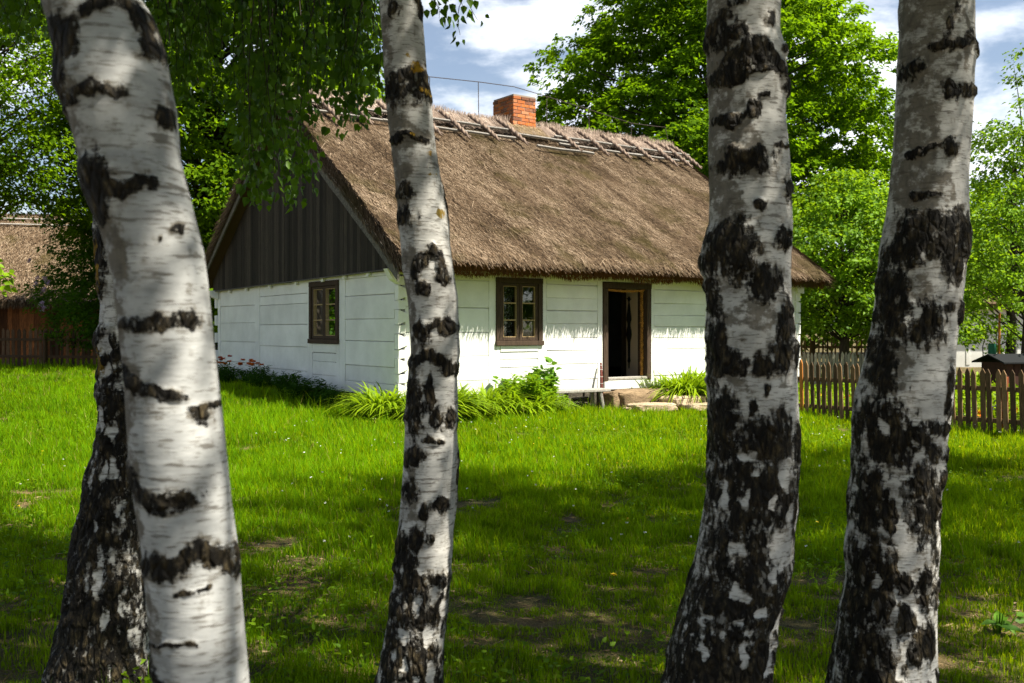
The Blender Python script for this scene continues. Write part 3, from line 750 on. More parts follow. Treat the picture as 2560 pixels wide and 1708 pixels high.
# windows and the door ----------------------------------------------------------------
def window(m, u0, u1, z0, z1, cas, label=None):
    c = MB()
    def bx(mb, a, b, z_0, z_1, w0, w1, t=.5): mb.hexa([m(*q) for q in [(a,z_0,w1),(b,z_0,w1),(b,z_0,w0),(a,z_0,w0),(a,z_1,w1),(b,z_1,w1),(b,z_1,w0),(a,z_1,w0)]], t)
    bx(c, u0, u0+cas, z0+.09, z1-cas, -.13, .035, .5); bx(c, u1-cas, u1, z0+.09, z1-cas, -.13, .035, .55)
    bx(c, u0-.005, u1+.005, z1-cas, z1, -.13, .037, .4); bx(c, u0-.015, u1+.015, z0, z0+.088, -.13, .055, .7)
    o = c.build('window', M['darkwood'], cottage, bevel=.006)
    if label: o['label'] = label
    um = (u0+u1)/2; a0, a1, b0, b1 = u0+cas+.004, u1-cas-.004, z0+.094, z1-cas-.004
    for (p, q) in ((a0, um-.004), (um+.004, a1)):
        st = .062; s = MB()
        bx(s, p, p+st, b0, b1, -.08, .012, .6); bx(s, q-st, q, b0, b1, -.08, .012, .5)
        bx(s, p+st, q-st, b0, b0+st, -.08, .012, .65); bx(s, p+st, q-st, b1-st*.8, b1, -.08, .012, .45)
        s.build('sash', M['darkwood'], o, bevel=.004)
        g = MB(); e = .012; gp, gq, g0, g1 = p+st, q-st, b0+st, b1-st*.8
        bx(g, gp, gp+e, g0, g1, -.05, .004); bx(g, gq-e, gq, g0, g1, -.05, .004); bx(g, gp+e, gq-e, g0, g0+e, -.05, .004, .9); bx(g, gp+e, gq-e, g1-e, g1, -.05, .004)
        for k in (1, 2): zz = g0+(g1-g0)*k/3; bx(g, gp+e, gq-e, zz-.011, zz+.011, -.05, .006, .7)
        g.build('glazing_bar', M['puttywood'], o)
        gl = MB(); vs = [m(gp,g0,-.03),m(gq,g0,-.03),m(gq,g1,-.03),m(gp,g1,-.03),m(gp,g0,-.034),m(gq,g0,-.034),m(gq,g1,-.034),m(gp,g1,-.034)]
        gl.hexa([vs[0],vs[1],vs[5],vs[4],vs[3],vs[2],vs[6],vs[7]]); gl.build('pane', M['glass'], o)
    return o
window(fm, 2.02, 3.09, 1.28, 2.54, .10)
window(gm, 2.33, 3.66, 1.30, 2.53, .10)
d = MB()
d.box(4.61,4.735,-.03,.17,.545,2.40,.6,.004); d.box(5.79,5.91,-.03,.26,.545,2.40,.55,.004); d.box(4.60,5.92,-.032,.17,2.402,2.52,.35,.004)
do = d.build('door_frame', M['darkwood'], cottage, bevel=.008)
th = MB(); th.box(4.737,5.788,-.035,.2,.567,.612,.8,.003); th.build('threshold', M['greywood'], do, bevel=.006)
ga = MB()
def braid(pts, r):
    n = len(pts)
    for k in range(3):
        P = [Vector(p)+Vector((math.cos(i*1.15+k*2.09)*r*.8, math.sin(i*1.15+k*2.09)*r*.6, math.cos(i*1.15+k*2.09+1)*r*.5)) for i, p in enumerate(pts)]
        ga.tube(P, [r*R.uniform(.55,.95) for _ in range(n)], 5, [R.random() for _ in range(n*5)])
braid([(4.75+(5.76-4.75)*i/34, .06, 2.375-.018*math.sin(i/34*PI)+R.uniform(-.004,.004)) for i in range(35)], .022)
braid([(5.755+R.uniform(-.006,.006), .10, 2.37-(2.37-.63)*i/70) for i in range(71)], .026)
ga.build('straw_garland', M['garland'], do)
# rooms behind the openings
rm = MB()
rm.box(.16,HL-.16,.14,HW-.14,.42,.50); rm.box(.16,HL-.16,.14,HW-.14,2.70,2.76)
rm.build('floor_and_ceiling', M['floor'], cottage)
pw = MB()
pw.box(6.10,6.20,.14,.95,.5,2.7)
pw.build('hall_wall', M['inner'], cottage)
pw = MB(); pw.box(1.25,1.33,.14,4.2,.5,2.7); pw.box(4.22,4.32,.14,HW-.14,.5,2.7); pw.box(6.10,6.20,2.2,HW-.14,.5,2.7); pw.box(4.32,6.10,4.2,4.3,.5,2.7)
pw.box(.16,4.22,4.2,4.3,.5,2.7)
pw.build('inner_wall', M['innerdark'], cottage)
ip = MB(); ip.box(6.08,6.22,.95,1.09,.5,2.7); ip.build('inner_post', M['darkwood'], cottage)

def hloc(t, s, z): x, y = hw(t, s); return (x, y, z)
# loose things at the house
m = MB()      # dark wooden yoke-like tool hanging inside
pr = [(2.28,.012),(2.22,.03),(2.16,.014),(2.02,.03),(1.86,.05),(1.78,.055),(1.72,.035),(1.66,.03),(1.56,.05),(1.46,.06),(1.38,.05),(1.30,.03),(1.12,.025),(.98,.022),(.90,.035),(.86,.015),(.74,.010)]
m.tube([(0,0,z-1.5) for z,_ in pr], [r for _,r in pr], 10)
m.tube([(-.05,0,.74),(.05,0,.72)], .012, 6)
o = m.build('hanging_tool', M['black'], None, smooth=True, loc=hloc(6.04,.80,1.5)); tag(o, 'long dark turned wooden tool hanging on the pale inner wall of the doorway', 'tool')
m = MB()
for i in range(40):
    pass
cv = []; cf = []
nx, nz = 40, 24
for j in range(nz+1):
    for i in range(nx+1):
        u = i/nx; zz = j/nz
        cv.append((-.20+.40*u, .02*math.sin(u*34)+.008*math.sin(u*80+zz*3), -.52+1.04*zz))
for j in range(nz):
    for i in range(nx): a = j*(nx+1)+i; cf.append((a,a+1,a+nx+2,a+nx+1))
m.add(cv, cf); o = m.build('lace_curtain', M['lace'], None, smooth=True, loc=hloc(2.33,.16,1.93)); o.rotation_euler.z = HANG
tag(o, 'white lace curtain behind the left sash of the window beside the door', 'curtain')
m = MB(); q = [(0,.055),(.015,.062),(.12,.082),(.15,.09),(.15,.075),(.10,.07)]
n = 20; vs = [(r*math.cos(2*PI*k/n), r*math.sin(2*PI*k/n), z) for z,r in q for k in range(n)]
fs = [(i*n+k,i*n+(k+1)%n,(i+1)*n+(k+1)%n,(i+1)*n+k) for i in range(len(q)-1) for k in range(n)]+[tuple(range(n-1,-1,-1)), tuple(5*n+k for k in range(n))]
m.add(vs, fs); o = m.build('flower_pot', M['clay'], None, smooth=True, loc=hloc(2.70,.19,1.43)); tag(o, 'small terracotta pot standing inside the right sash of the window beside the door', 'pot')
shelf = MB(); shelf.box(2.05,3.06,.135,.36,1.385,1.43); shelf.build('window_board', M['darkwood'], cottage)

bench = empty('bench', hloc(3.66,-.34,gz1(*hw(3.66,-.34))), HANG, 'weathered grey plank bench against the white wall left of the doorstep', 'bench')
m = MB(); m.hexa([(-.74,-.16,.385),(.73,-.16,.375),(.73,.15,.378),(-.74,.15,.388),(-.74,-.16,.44),(.73,-.16,.432),(.73,.15,.435),(-.74,.15,.442)], .6); m.build('seat', M['greywood'], bench, bevel=.012)
for (x, y, dx, dy) in ((.50,-.10,.07,-.04),(.47,.10,.05,.03),(-.55,-.10,-.06,-.04),(-.55,.10,-.05,.03)):
    m = MB(); m.tube([(x+dx,y+dy,-.06),(x,y,.382)], [.036,.042], 8, .3); m.build('leg', M['greywood'], bench)
m = MB()
for i in range(3): m.box(-.1+R.uniform(-.05,.05), .16+R.uniform(-.04,.04), -.11, .11, .0+i*.1, .095+i*.1, .3, .02)
o = m.build('wood_block', M['bark'], None, bevel=.015, loc=hloc(3.82,-.20,gz1(*hw(3.82,-.2))-.02)); o.rotation_euler.z = HANG; tag(o, 'dark stacked wood blocks under the plank bench', 'wood')

broom = empty('broom', hloc(4.30,-.34,gz1(*hw(4.30,-.34))), HANG, 'twig broom with red-brown bound handle leaning on the white wall by the doorstep', 'broom')
lean = lambda z: (.20*z/.95, .27*z/.95, z)
m = MB(); m.tube([lean(.28),lean(.40),lean(.7),lean(.93)], [.045,.034,.028,.02], 10, [R.random() for _ in range(40)]); m.build('handle', M['broomstem'], broom, smooth=True)
for z in (.42,.53,.66,.80,.88):
    m = MB(); p = Vector(lean(z)); rr = .034-.012*(z-.42)/.46+.003; m.tube([p+Vector((math.cos(a)*rr, math.sin(a)*rr, .0)) for a in np.linspace(0,2*PI,13)], .004, 5)
    m.build('binding', M['rope_w'], broom)
m = MB()
for i in range(90):
    a = R.uniform(0,2*PI); r0 = R.uniform(0,.035); r1 = r0*2.1+R.uniform(0,.02); p0 = Vector(lean(.34))+Vector((math.cos(a)*r0,math.sin(a)*r0,0)); p1 = Vector(lean(R.uniform(.0,.05)))+Vector((math.cos(a)*r1,math.sin(a)*r1*.8,0))
    m.tube([p0,(p0+p1)/2+Vector((R.uniform(-.01,.01),R.uniform(-.01,.01),0)),p1], [.004,.0035,.002], 4, R.random(), False)
m.build('bristles', M['twig'], broom)

def rock(name, t, s, z0, lx, ly, lz, mat, label, seed, rz=0, flat=.3):
    """a worn slab: rounded box with noise"""
    n = 44; V = []; F = []
    for j in range(n+1):
        ph = -PI/2+PI*j/n
        for i in range(2*n):
            th = PI*i/n
            x, y, z = math.cos(ph)*math.cos(th), math.cos(ph)*math.sin(th), math.sin(ph)
            pw = .42
            V.append((math.copysign(abs(x)**pw, x), math.copysign(abs(y)**pw, y), math.copysign(abs(z)**flat, z)))
    V = np.array(V); nn = fbm(V*1.7+seed*7, seed, 5)[:, None]; n3 = np.abs(fbm(V*np.array([3,3,6])+seed*3, seed+5, 4))[:, None]
    V = V*(1+.17*nn-.10*n3); V = V*np.array([lx/2, ly/2, lz/2])
    F = [(j*2*n+i, j*2*n+(i+1)%(2*n), (j+1)*2*n+(i+1)%(2*n), (j+1)*2*n+i) for j in range(n) for i in range(2*n)]
    o = fast_mesh(name, V, F, mat, smooth=True)
    x, y = hw(t, s); o.location = (x, y, z0+lz/2); o.rotation_euler.z = HANG+rz
    tag(o, label, 'stone', 'stones in front of the door'); return o
rock('doorstep', 5.42, -.30, .0, 1.62, .58, .385, M['stone'], 'large rough sandstone block forming the step under the doorway', 3, .02)
rock('stone', 4.50, -.34, .0, .22, .36, .36, M['stone'], 'upright stone wedged between the broom and the big doorstep', 5, .2)
rock('flagstone', 4.98, -1.0, .0, 1.0, .55, .16, M['flag'], 'pale flat slab in the grass just left below the big doorstep', 8, -.08)
rock('flagstone', 5.95, -.88, .02, 1.0, .6, .25, M['flag'], 'thick pale slab lying against the right half of the big doorstep', 11, .1)
rock('flagstone', 6.78, -.80, .04, .7, .55, .28, M['flag'], 'short angular slab beside the right end of the doorstep, next to the day lilies', 14, .2)
rock('flagstone', 6.05, -1.42, .0, 1.05, .5, .14, M['flag'], 'low pale slab at the lawn edge in front of the other step stones', 17, -.05)
rock('flagstone', 7.0, -1.36, .0, .8, .5, .15, M['flag'], 'rightmost low slab at the lawn edge, half behind the birch', 20, .12)
rock('stone', 4.52, -.86, -.03, .26, .2, .12, M['flag'], 'small pale stone in the grass at the foot of the broom', 23, .4)

# ------------------------------------------------------------------ birches
def field(X, Y, boxes, seed, amp):
    """signed field >0 inside authored patches; boxes (x0,y0,x1,y1[,p]) and lines ('L', width, pts) in photo units"""
    n = len(X); q = np.stack([X/26, Y/26, X*0+seed], 1)
    wx = X + amp*(vn(q, seed) + .6*vn(q*2.3, seed+1)); wy = Y + amp*(vn(q+31, seed+2) + .6*vn(q*2.3+31, seed+3))
    out = np.full(n, -1.0)
    for b in boxes:
        if b[0] == 'L':
            P = np.array(b[2], float); d = np.full(n, 1e9)
            for a, c in zip(P[:-1], P[1:]):
                v = c-a; t = np.clip(((wx-a[0])*v[0]+(wy-a[1])*v[1])/max(v@v, 1e-6), 0, 1)
                d = np.minimum(d, np.hypot(wx-a[0]-t*v[0], wy-a[1]-t*v[1]))
            out = np.maximum(out, np.clip(1.0-d/b[1], -1, 1))
        else:
            x0, y0, x1, y1 = b[:4]; p = b[4] if len(b) > 4 else 2.2
            hx, hy = max((x1-x0)/2, 2), max((y1-y0)/2, 2)
            d = (np.abs((wx-(x0+x1)/2)/hx)**p + np.abs((wy-(y0+y1)/2)/hy)**p)**(1/p)
            out = np.maximum(out, np.clip((1.0-d)*1.3, -1, 1))
    return out

def birch_trunk(root, spec, mat):
    d = spec['depth']; E = np.array(spec['edge'], float)      # rows y, xl, xr in photo units
    x0w, yb, _ = at((E[-1,1]+E[-1,2])/2, E[-1,0], d)
    zg = gz1(x0w, d)
    ztop = CAMH + (HY+60*K)/FPX*d
    zs = np.concatenate([np.arange(zg-.12, ztop, spec.get('dz', .009)), np.arange(ztop+.05, spec['H'], .10)])
    nc = spec.get('nc', 132); th = np.linspace(0, 2*PI, nc, endpoint=False)
    yD = (HY - (zs-CAMH)*FPX/d)/K
    o_ = np.argsort(E[:,0]); E = E[o_]
    xl = np.interp(yD, E[:,0], E[:,1]); xr = np.interp(yD, E[:,0], E[:,2])
    cx = ((xl+xr)/2*K-HX)/FPX*d; r = (xr-xl)/2*K/FPX*d
    up = zs > ztop
    if up.any():
        i0 = np.argmax(up)-1; k = (zs[up]-zs[i0]); sl = spec.get('lean', 0.0)
        cx[up] = cx[i0] + sl*k + .04*np.sin(k*.9); r[up] = np.maximum(r[i0]*(1-k/(spec['H']-zs[i0])*.93), .012)
    fl = np.clip((zg+.35-zs)/.47, 0, 1); r = r*(1+.12*fl**2)
    Z, T = np.meshgrid(zs, th, indexing='ij'); CX = cx[:,None]+0*T; RR = r[:,None]+0*T
    YD = yD[:,None]+0*T
    XD = ((CX + RR*np.sin(T))*FPX/d + HX)/K
    front = np.cos(T) > -.05
    X_, Y_ = XD.ravel(), YD.ravel()
    dk = field(X_, Y_, spec['dark'], spec['seed'], spec.get('amp', 7)).reshape(T.shape)
    if spec.get('white'):
        wf = field(X_, Y_, spec['white'], spec['seed']+50, spec.get('amp', 7)).reshape(T.shape)
        dk = np.minimum(dk, -wf) if spec.get('wonly') else np.where(wf > -.25, np.minimum(dk, -wf*1.0), dk)
    P3 = np.stack([np.sin(T)*RR*7+spec['seed'], np.cos(T)*RR*7, Z*3.2], -1).reshape(-1,3)
    nz = fbm(P3, spec['seed']+9, 4).reshape(T.shape)
    lowness = np.clip(1-(Z-zg)/spec.get('barkh', 1.6), 0, 1)
    proc = (nz*1.6 + lowness*1.1 - spec.get('bth', .62))
    visible = front & (Z < ztop)
    dk = np.where(visible, np.maximum(dk, np.clip(proc-spec.get('fb', .35),-1,.6)*spec.get('fproc', 1)), np.clip(proc,-1,1))
    ed = np.clip(np.cos(T), 0, 1)
    tone = field(X_, Y_, spec.get('tone', [(-900,0,-800,1)]), spec['seed']+77, 10).reshape(T.shape)
    tone = np.where(visible, tone, nz-.3)
    tone = np.minimum(tone, .22)
    li = field(X_, Y_, spec.get('lichen', [(-900,0,-800,1)]), spec['seed']+99, 6).reshape(T.shape)
    li = np.where(front, np.minimum(li-.12, .22), -1)
    Q = np.stack([np.sin(T)*RR*26, np.cos(T)*RR*26, Z*13+spec['seed']], -1).reshape(-1,3)
    rg = fbm(Q, spec['seed']+13, 3).reshape(T.shape)
    damp = spec.get('relief', .009)
    disp = damp*ss(dk*1.5+.45)*(.7+1.6*rg) + .0025*nz
    disp = np.where(Z < ztop+.05, disp, disp*.4)
    RD = np.maximum(RR*(1+0*T) + disp - .004, .008)
    yc = d + spec.get('leany', 0)*(Z-zg)
    V = np.stack([CX + RD*np.sin(T), yc - RD*np.cos(T), Z], -1).reshape(-1,3)
    m = len(zs); i = np.arange(m-1)[:,None]*nc; j = np.arange(nc)[None]; j2 = (j+1)%nc
    F = np.stack([i+j, i+j2, i+nc+j2, i+nc+j], -1).reshape(-1,4)
    o = fast_mesh('trunk', V - np.array(root.location)[None], F, mat, root, {'bark':dk.ravel(),'tone':tone.ravel(),'lichen':li.ravel()}, smooth=True)
    return zs, cx, r, d

def birch_crown(root, zs, cx, r, d, z0, z1, rad, n, seed, leans=(0,0), size=.062, trim=True, dens=None):
    """branches and a drooping leafy crown above the frame"""
    rr = np.random.default_rng(seed); L = Vector(root.location)
    br = MB(); C_ = []
    nb = 26
    for i in range(nb):
        f = (i+.5)/nb; z = z0+(z1-z0)*f*.9; az = i*2.4+rr.uniform(-.4,.4)
        x = float(np.interp(z-1.0, zs, cx)); ln = rad*(1-.55*f)*rr.uniform(.7,1.1)
        p0 = Vector((x, d, z-1.0)); e = p0+Vector((math.cos(az)*ln, math.sin(az)*ln, ln*.55)); mid = (p0+e)/2+Vector((0,0,.25))
        q = [p0, mid, e, e+Vector((math.cos(az)*.3, math.sin(az)*.3, -.5))]
        if not trim or min(v.z-(CAMH+.335*v.y) for v in q if v.y > .3) > .1 if any(v.y > .3 for v in q) else True:
            br.tube([v-L for v in q], [.03,.02,.01,.004], 5, .3)
        C_.append((mid, e))
    if br.v: br.build('branch', M['bark'], root, smooth=True)
    # hanging twigs of leaves
    P = []
    ns = n//34
    for k in range(ns):
        mid, e = C_[rr.integers(nb)]; t = rr.uniform(.0,1.15); c = mid.lerp(e, t)
        c = np.array(c)+rr.normal(0,.28,3)
        ln = rr.uniform(.4,1.3); m = 34
        u = rr.random(m); P.append(np.stack([c[0]+rr.normal(0,.05,m), c[1]+rr.normal(0,.05,m), c[2]-u*ln],1))
    P = np.concatenate(P)
    if trim:
        lim = CAMH + .335*np.maximum(P[:,1],.2) + .12
        P = P[(P[:,2] > lim) | (np.abs(P[:,0]) > .53*P[:,1]+.25)]
    n = len(P)
    D = rr.normal(0,.5,(n,3)); D[:,2] -= .8
    V, F, kk = leaves(P, D, rr.normal(0,1,(n,3)), rr.uniform(.75,1.25,n)*size, .75, 4)
    fast_mesh('crown', V-np.array(L)[None], F, M['birchleaf'], root, {'tint':np.repeat(np.clip(rr.normal(.5,.22,n),0,1),kk)})

def strands_of_leaves(name, root, items, seed, size=.049, per=.018):
    """drooping birch sprays: items (x, ytop, ybottom, depth) in photo units"""
    rr = np.random.default_rng(seed); L = Vector(root.location); tw = MB(); P=[];D=[];Nn=[]
    tops = [Vector(at(x, y0, dep)) for x, y0, _, dep in sorted(items)]
    if len(tops) > 1: tw.tube([p-L+Vector((0,0,.004)) for p in tops], .008, 5, .3)
    for (x, y0, y1, dep) in items:
        a = Vector(at(x, y0, dep)); b = Vector(at(x+rr.uniform(-18,18), y1, dep+rr.uniform(-.15,.15))); ln = (b-a).length
        k = max(4, int(ln/.10)); pts = []
        ph = rr.uniform(0,6)
        for i in range(k+1):
            f = i/k; p = a.lerp(b, f)+Vector((math.sin(f*4+ph)*.03, math.cos(f*3+ph)*.03, 0)); pts.append(p)
        tw.tube([p-L for p in pts], [.0032*(1-.7*i/k) for i in range(k+1)], 4, .3, False)
        nl = int(ln/per)
        for j in range(nl):
            f = rr.uniform(.0,1.02); p = a.lerp(b, min(f,1))+Vector((math.sin(f*4+ph)*.03, math.cos(f*3+ph)*.03, 0))
            az = rr.uniform(0,2*PI); q = p+Vector((math.cos(az), math.sin(az), -.4))*rr.uniform(.008,.07)
            P.append(q); D.append((math.cos(az)*.45+rr.normal(0,.2), math.sin(az)*.45+rr.normal(0,.2), -.9+rr.normal(0,.25))); Nn.append(rr.normal(0,1,3))
    P=np.array(P);D=np.array(D);Nn=np.array(Nn);n=len(P)
    tw.build('twig', M['bark'], root)
    V,F,kk = leaves(P, D, Nn, rr.uniform(.6,1.2,n)*size, .82, 6)
    fast_mesh(name, V-np.array(L)[None], F, M['birchleaf'], root, {'tint':np.repeat(np.clip(rr.normal(.5,.25,n),0,1),kk)})

GRP = 'birches in the foreground'
ZT = lambda d: CAMH + HY/FPX*d
# --- A: big pale leaning trunk, nearest
A_edge = [(-200,30,275),(0,96,328),(25,104,344),(74,117,363),(131,131,381),(205,131,394),(254,156,405),(361,184,413),(393,182,421),(451,201,436),(516,229,452),(574,246,467),(643,262,477),
 (750,272,488),(850,285,500),(950,291,511),(1050,298,521),(1150,310,531),(1250,325,546),(1290,330,551),(1370,338,556),(1470,347,565),(1568,356,573),(1750,368,588),(2200,380,610)]
A = dict(depth=2.3, edge=A_edge, H=11, seed=3, amp=6, lean=-.10, dz=.007, nc=128, bth=1.5, fb=.5, relief=.005,
 dark=[(112,60,225,170,2.6),(125,150,195,235),('L',16,[(250,62),(300,28),(345,48),(370,112)]),(345,90,392,150),('L',13,[(150,275),(205,246),(255,230),(318,238)]),(128,150,185,285),
  (383,255,412,300),(180,385,300,520,2.6),('L',19,[(235,395),(270,440),(310,462),(375,432)]),(240,470,300,525),(425,520,440,540),(400,545,412,560),
  ('L',15,[(310,742),(350,748),(395,740),(465,736)]),('L',14,[(276,835),(322,872),(366,890),(440,899)]),(468,925,500,972,1.4),('L',7,[(510,920),(470,930)]),
  ('L',20,[(294,1066),(331,1106),(373,1134),(414,1139),(474,1128)]),('L',22,[(331,1302),(373,1276),(435,1272),(485,1249),(534,1266),(552,1295)]),(345,1270,450,1312),('L',6,[(440,1333),(505,1324)]),('L',6,[(365,1456),(480,1446)]),
  ('L',18,[(345,1508),(373,1542),(414,1553),(460,1560),(500,1566)]),(350,1560,470,1620), (300,1060,345,1100),('L',6,[(270,420),(330,450)])],
 tone=[(80,0,215,520,4),(215,500,318,820,4),(270,800,345,1500,4),(400,100,440,300),(190,540,300,740),(240,600,300,900,3),(270,880,310,1500,3),(320,1350,400,1500)])
# --- B: the slim middle trunk with lichen
B_edge = [(-200,855,950),(0,868,969),(100,876,977),(164,879,982),(229,884,992),(266,887,995),(348,897,1002),(410,904,1012),(492,912,1027),(551,917,1033),(615,921,1042),(683,933,1053),(756,939,1056),(809,941,1059),(858,935,1051),(931,929,1053),(1010,926,1049),(1042,924,1050),(1117,920,1047),(1216,911,1042),(1332,902,1036),(1400,892,1030),(1457,882,1024),(1568,862,1011),(1640,845,1010),(2000,800,1030)]
B = dict(depth=4.05, edge=B_edge, H=12, seed=17, amp=6, lean=-.03, bth=.7, fb=.75, barkh=.6,
 dark=[(890,20,925,55),('L',5,[(962,0),(967,40)]),('L',17,[(885,228),(905,198),(945,180),(986,222)]),(890,195,950,250),(940,160,990,240),('L',8,[(903,328),(940,318),(982,330)]),(903,480,958,528),(905,430,950,470),
  ('L',10,[(958,640),(978,590),(993,570),(1010,598),(1030,640)]),(1005,625,1040,645),(955,650,990,682),(950,735,992,792),(1000,732,1056,764),('L',9,[(985,750),(1010,742)]),('L',12,[(944,836),(985,814),(1020,830),(1050,848)]),(1015,835,1050,858),
  (930,858,975,985,2.6),(980,865,1003,932),(994,935,1016,978),(1018,930,1051,992),('L',5,[(980,1006),(1022,1008)]),(928,1022,972,1068),(924,1096,966,1152),(994,1136,1040,1170,1.5),(962,1150,986,1186,1.5),(940,1202,982,1252,1.5),(980,1212,1003,1236,1.5),
  (928,1256,966,1298),(905,1300,1040,1345),(890,1340,1036,1430,3),(868,1420,1030,1640,3),(912,1200,938,1300),(905,1260,930,1330)],
 white=[(985,1325,1010,1380),(950,1345,972,1395),(1010,1360,1030,1410),(975,1415,1000,1470),(1005,1440,1020,1500),(925,1425,945,1455),(985,1500,1005,1568),(925,1490,945,1520),(900,1470,915,1500),(950,1530,968,1560)],
 tone=[(860,0,905,640,4),(915,640,955,900,4),(880,250,945,560,3),(900,560,950,900,3),(925,560,960,640),(935,980,965,1200,3),(905,300,1000,350),(880,60,905,200)],
 lichen=[(942,150,975,185),(965,205,993,235),(985,210,1000,232),(940,312,965,324),(1004,480,1028,508),(936,138,952,152),(985,395,1002,408),(975,355,1000,366)])
# --- C
C_edge = [(-200,1615,1785),(0,1622,1792),(74,1620,1790),(115,1620,1802),(184,1622,1807),(266,1626,1802),(348,1624,1811),(430,1628,1815),(512,1626,1819),(553,1612,1818),(586,1606,1815),(631,1612,1814),(680,1622,1816),(760,1616,1825),(809,1621,1827),(873,1620,1829),(953,1625,1833),(1022,1626,1832),(1063,1624,1831),(1125,1620,1830),(1208,1608,1824),(1312,1588,1811),(1374,1571,1796),(1457,1546,1776),(1540,1529,1769),(1600,1515,1765),(2000,1430,1790)]
Cc = dict(depth=3.7, edge=C_edge, H=13, seed=29, amp=8, lean=.02, bth=.55, fb=.7, relief=.012, barkh=1.2,
 dark=[(1620,50,1658,130),(1650,76,1698,118),(1735,46,1768,80),(1662,18,1698,40),('L',18,[(1640,175),(1712,118),(1785,175)]),(1665,120,1745,178),('L',6,[(1692,183),(1768,180)]),(1622,174,1698,215),(1784,104,1808,140),(1784,172,1808,225),
  (1690,250,1727,292),('L',6,[(1720,234),(1748,233)]),(1634,273,1690,305),(1638,355,1750,412),(1640,350,1690,380),(1780,408,1815,465,1.6),(1706,465,1731,498),('L',7,[(1765,348),(1785,344)]),(1606,518,1712,645,2.8),(1752,528,1788,576),(1792,532,1812,560),
  (1605,550,1712,620),(1703,620,1772,695),(1760,670,1808,800),(1612,640,1640,720),(1614,740,1648,880,3),(1626,805,1690,858),(1702,815,1744,860),(1735,772,1802,860),(1800,780,1832,845),(1617,895,1672,1060,3),(1690,912,1712,945,1.5),
  (1686,950,1790,1060,2.8),(1806,962,1835,1060,3),(1616,1040,1832,1210,4),(1605,1190,1826,1330,4),(1570,1300,1812,1420,4),(1528,1400,1785,1640,4),(1720,880,1740,905)],
 white=[(1674,1024,1716,1046),(1764,1048,1802,1112,2.6),(1640,1088,1658,1170),(1678,1095,1696,1150),(1735,1185,1816,1300,2.4),(1740,1280,1762,1310,1.4),(1640,1312,1698,1350),(1702,1366,1742,1392),('L',9,[(1797,1345),(1772,1408),(1748,1450),(1741,1525)]),(1672,1438,1690,1498),(1638,1530,1690,1552),(1714,1535,1738,1570),(1650,1215,1690,1258),(1700,1055,1712,1080),(1740,1120,1756,1150),(1780,1150,1800,1180),(1600,1380,1625,1400),(1585,1445,1600,1490),(1655,1385,1680,1400)],
 tone=[(1605,0,1668,560,4),(1690,300,1730,420),(1700,700,1760,760),(1622,0,1690,60),(1625,215,1700,360,3),(1625,430,1690,520,3),(1650,690,1760,760),(1640,860,1700,910)])
# --- D
D_edge = [(-200,2072,2238),(0,2067,2233),(82,2066,2233),(135,2063,2236),(164,2061,2232),(246,2057,2229),(348,2052,2222),(430,2044,2218),(492,2036,2219),(533,2029,2222),(567,2022,2218),(615,2018,2212),(664,2014,2207),(744,2003,2195),(809,1990,2188),(863,1977,2186),(905,1964,2182),(970,1957,2174),(1022,1957,2166),(1084,1956,2160),(1187,1951,2149),(1250,1940,2152),(1332,1943,2145),(1415,1929,2144),(1498,1918,2145),(1568,1911,2146),(1640,1900,2155),(2000,1850,2190)]
Dd = dict(depth=4.0, edge=D_edge, H=13, seed=41, amp=7, lean=.04, bth=.6, fb=.75, relief=.011, barkh=1.2,
 dark=[('L',11,[(2118,128),(2165,122),(2200,98),(2232,128)]),(2114,112,2150,136),(2124,205,2165,246),(2165,208,2228,238),('L',10,[(2068,362),(2110,352),(2150,350)]),(2120,335,2160,368),('L',8,[(2070,458),(2124,452)]),(2061,150,2104,190),
  (2032,488,2190,590,3),(2165,512,2224,598),(2020,550,2092,618),(2120,580,2178,652),(2004,612,2058,778,3),(2056,692,2130,785),(2128,696,2156,720),(2170,692,2194,738,1.6),(1984,770,2024,910,3),(2134,845,2169,904),(2134,904,2162,960,1.6),
  (1956,900,2056,1060,3),(2050,960,2096,1020),(2092,958,2124,998,1.5),(2118,964,2149,994,1.5),(2082,1003,2130,1058,1.6),(2136,1016,2170,1060),(1955,1050,1995,1250,4),(2046,1060,2126,1212,2.4),(2126,1053,2162,1115,1.6),(2130,1148,2152,1210,1.4),(1992,1130,2028,1212),
  (1962,1225,2020,1420,3),(1938,1230,1975,1330,3),(2064,1276,2105,1378,1.6),(2106,1310,2142,1384,1.5),(2024,1290,2060,1340),(2038,1404,2118,1496,1.8),(1918,1420,2030,1640,3),(2118,1508,2132,1568,2),(2068,1528,2102,1600,1.6),(2020,1350,2060,1430),(1925,1330,1970,1430,3)],
 white=[(2010,1480,2030,1520),(1975,1300,1992,1330),(2060,700,2080,730),(2000,1370,2015,1400),(1990,960,2010,990)],
 tone=[(2035,0,2112,500,4),(1990,760,2050,900),(2062,0,2160,110,3),(2062,110,2150,220,3),(2056,215,2125,360,3),(2140,70,2165,240),(2050,360,2120,490,3),(2120,380,2150,480),(2050,640,2100,700),(2180,60,2200,200)])
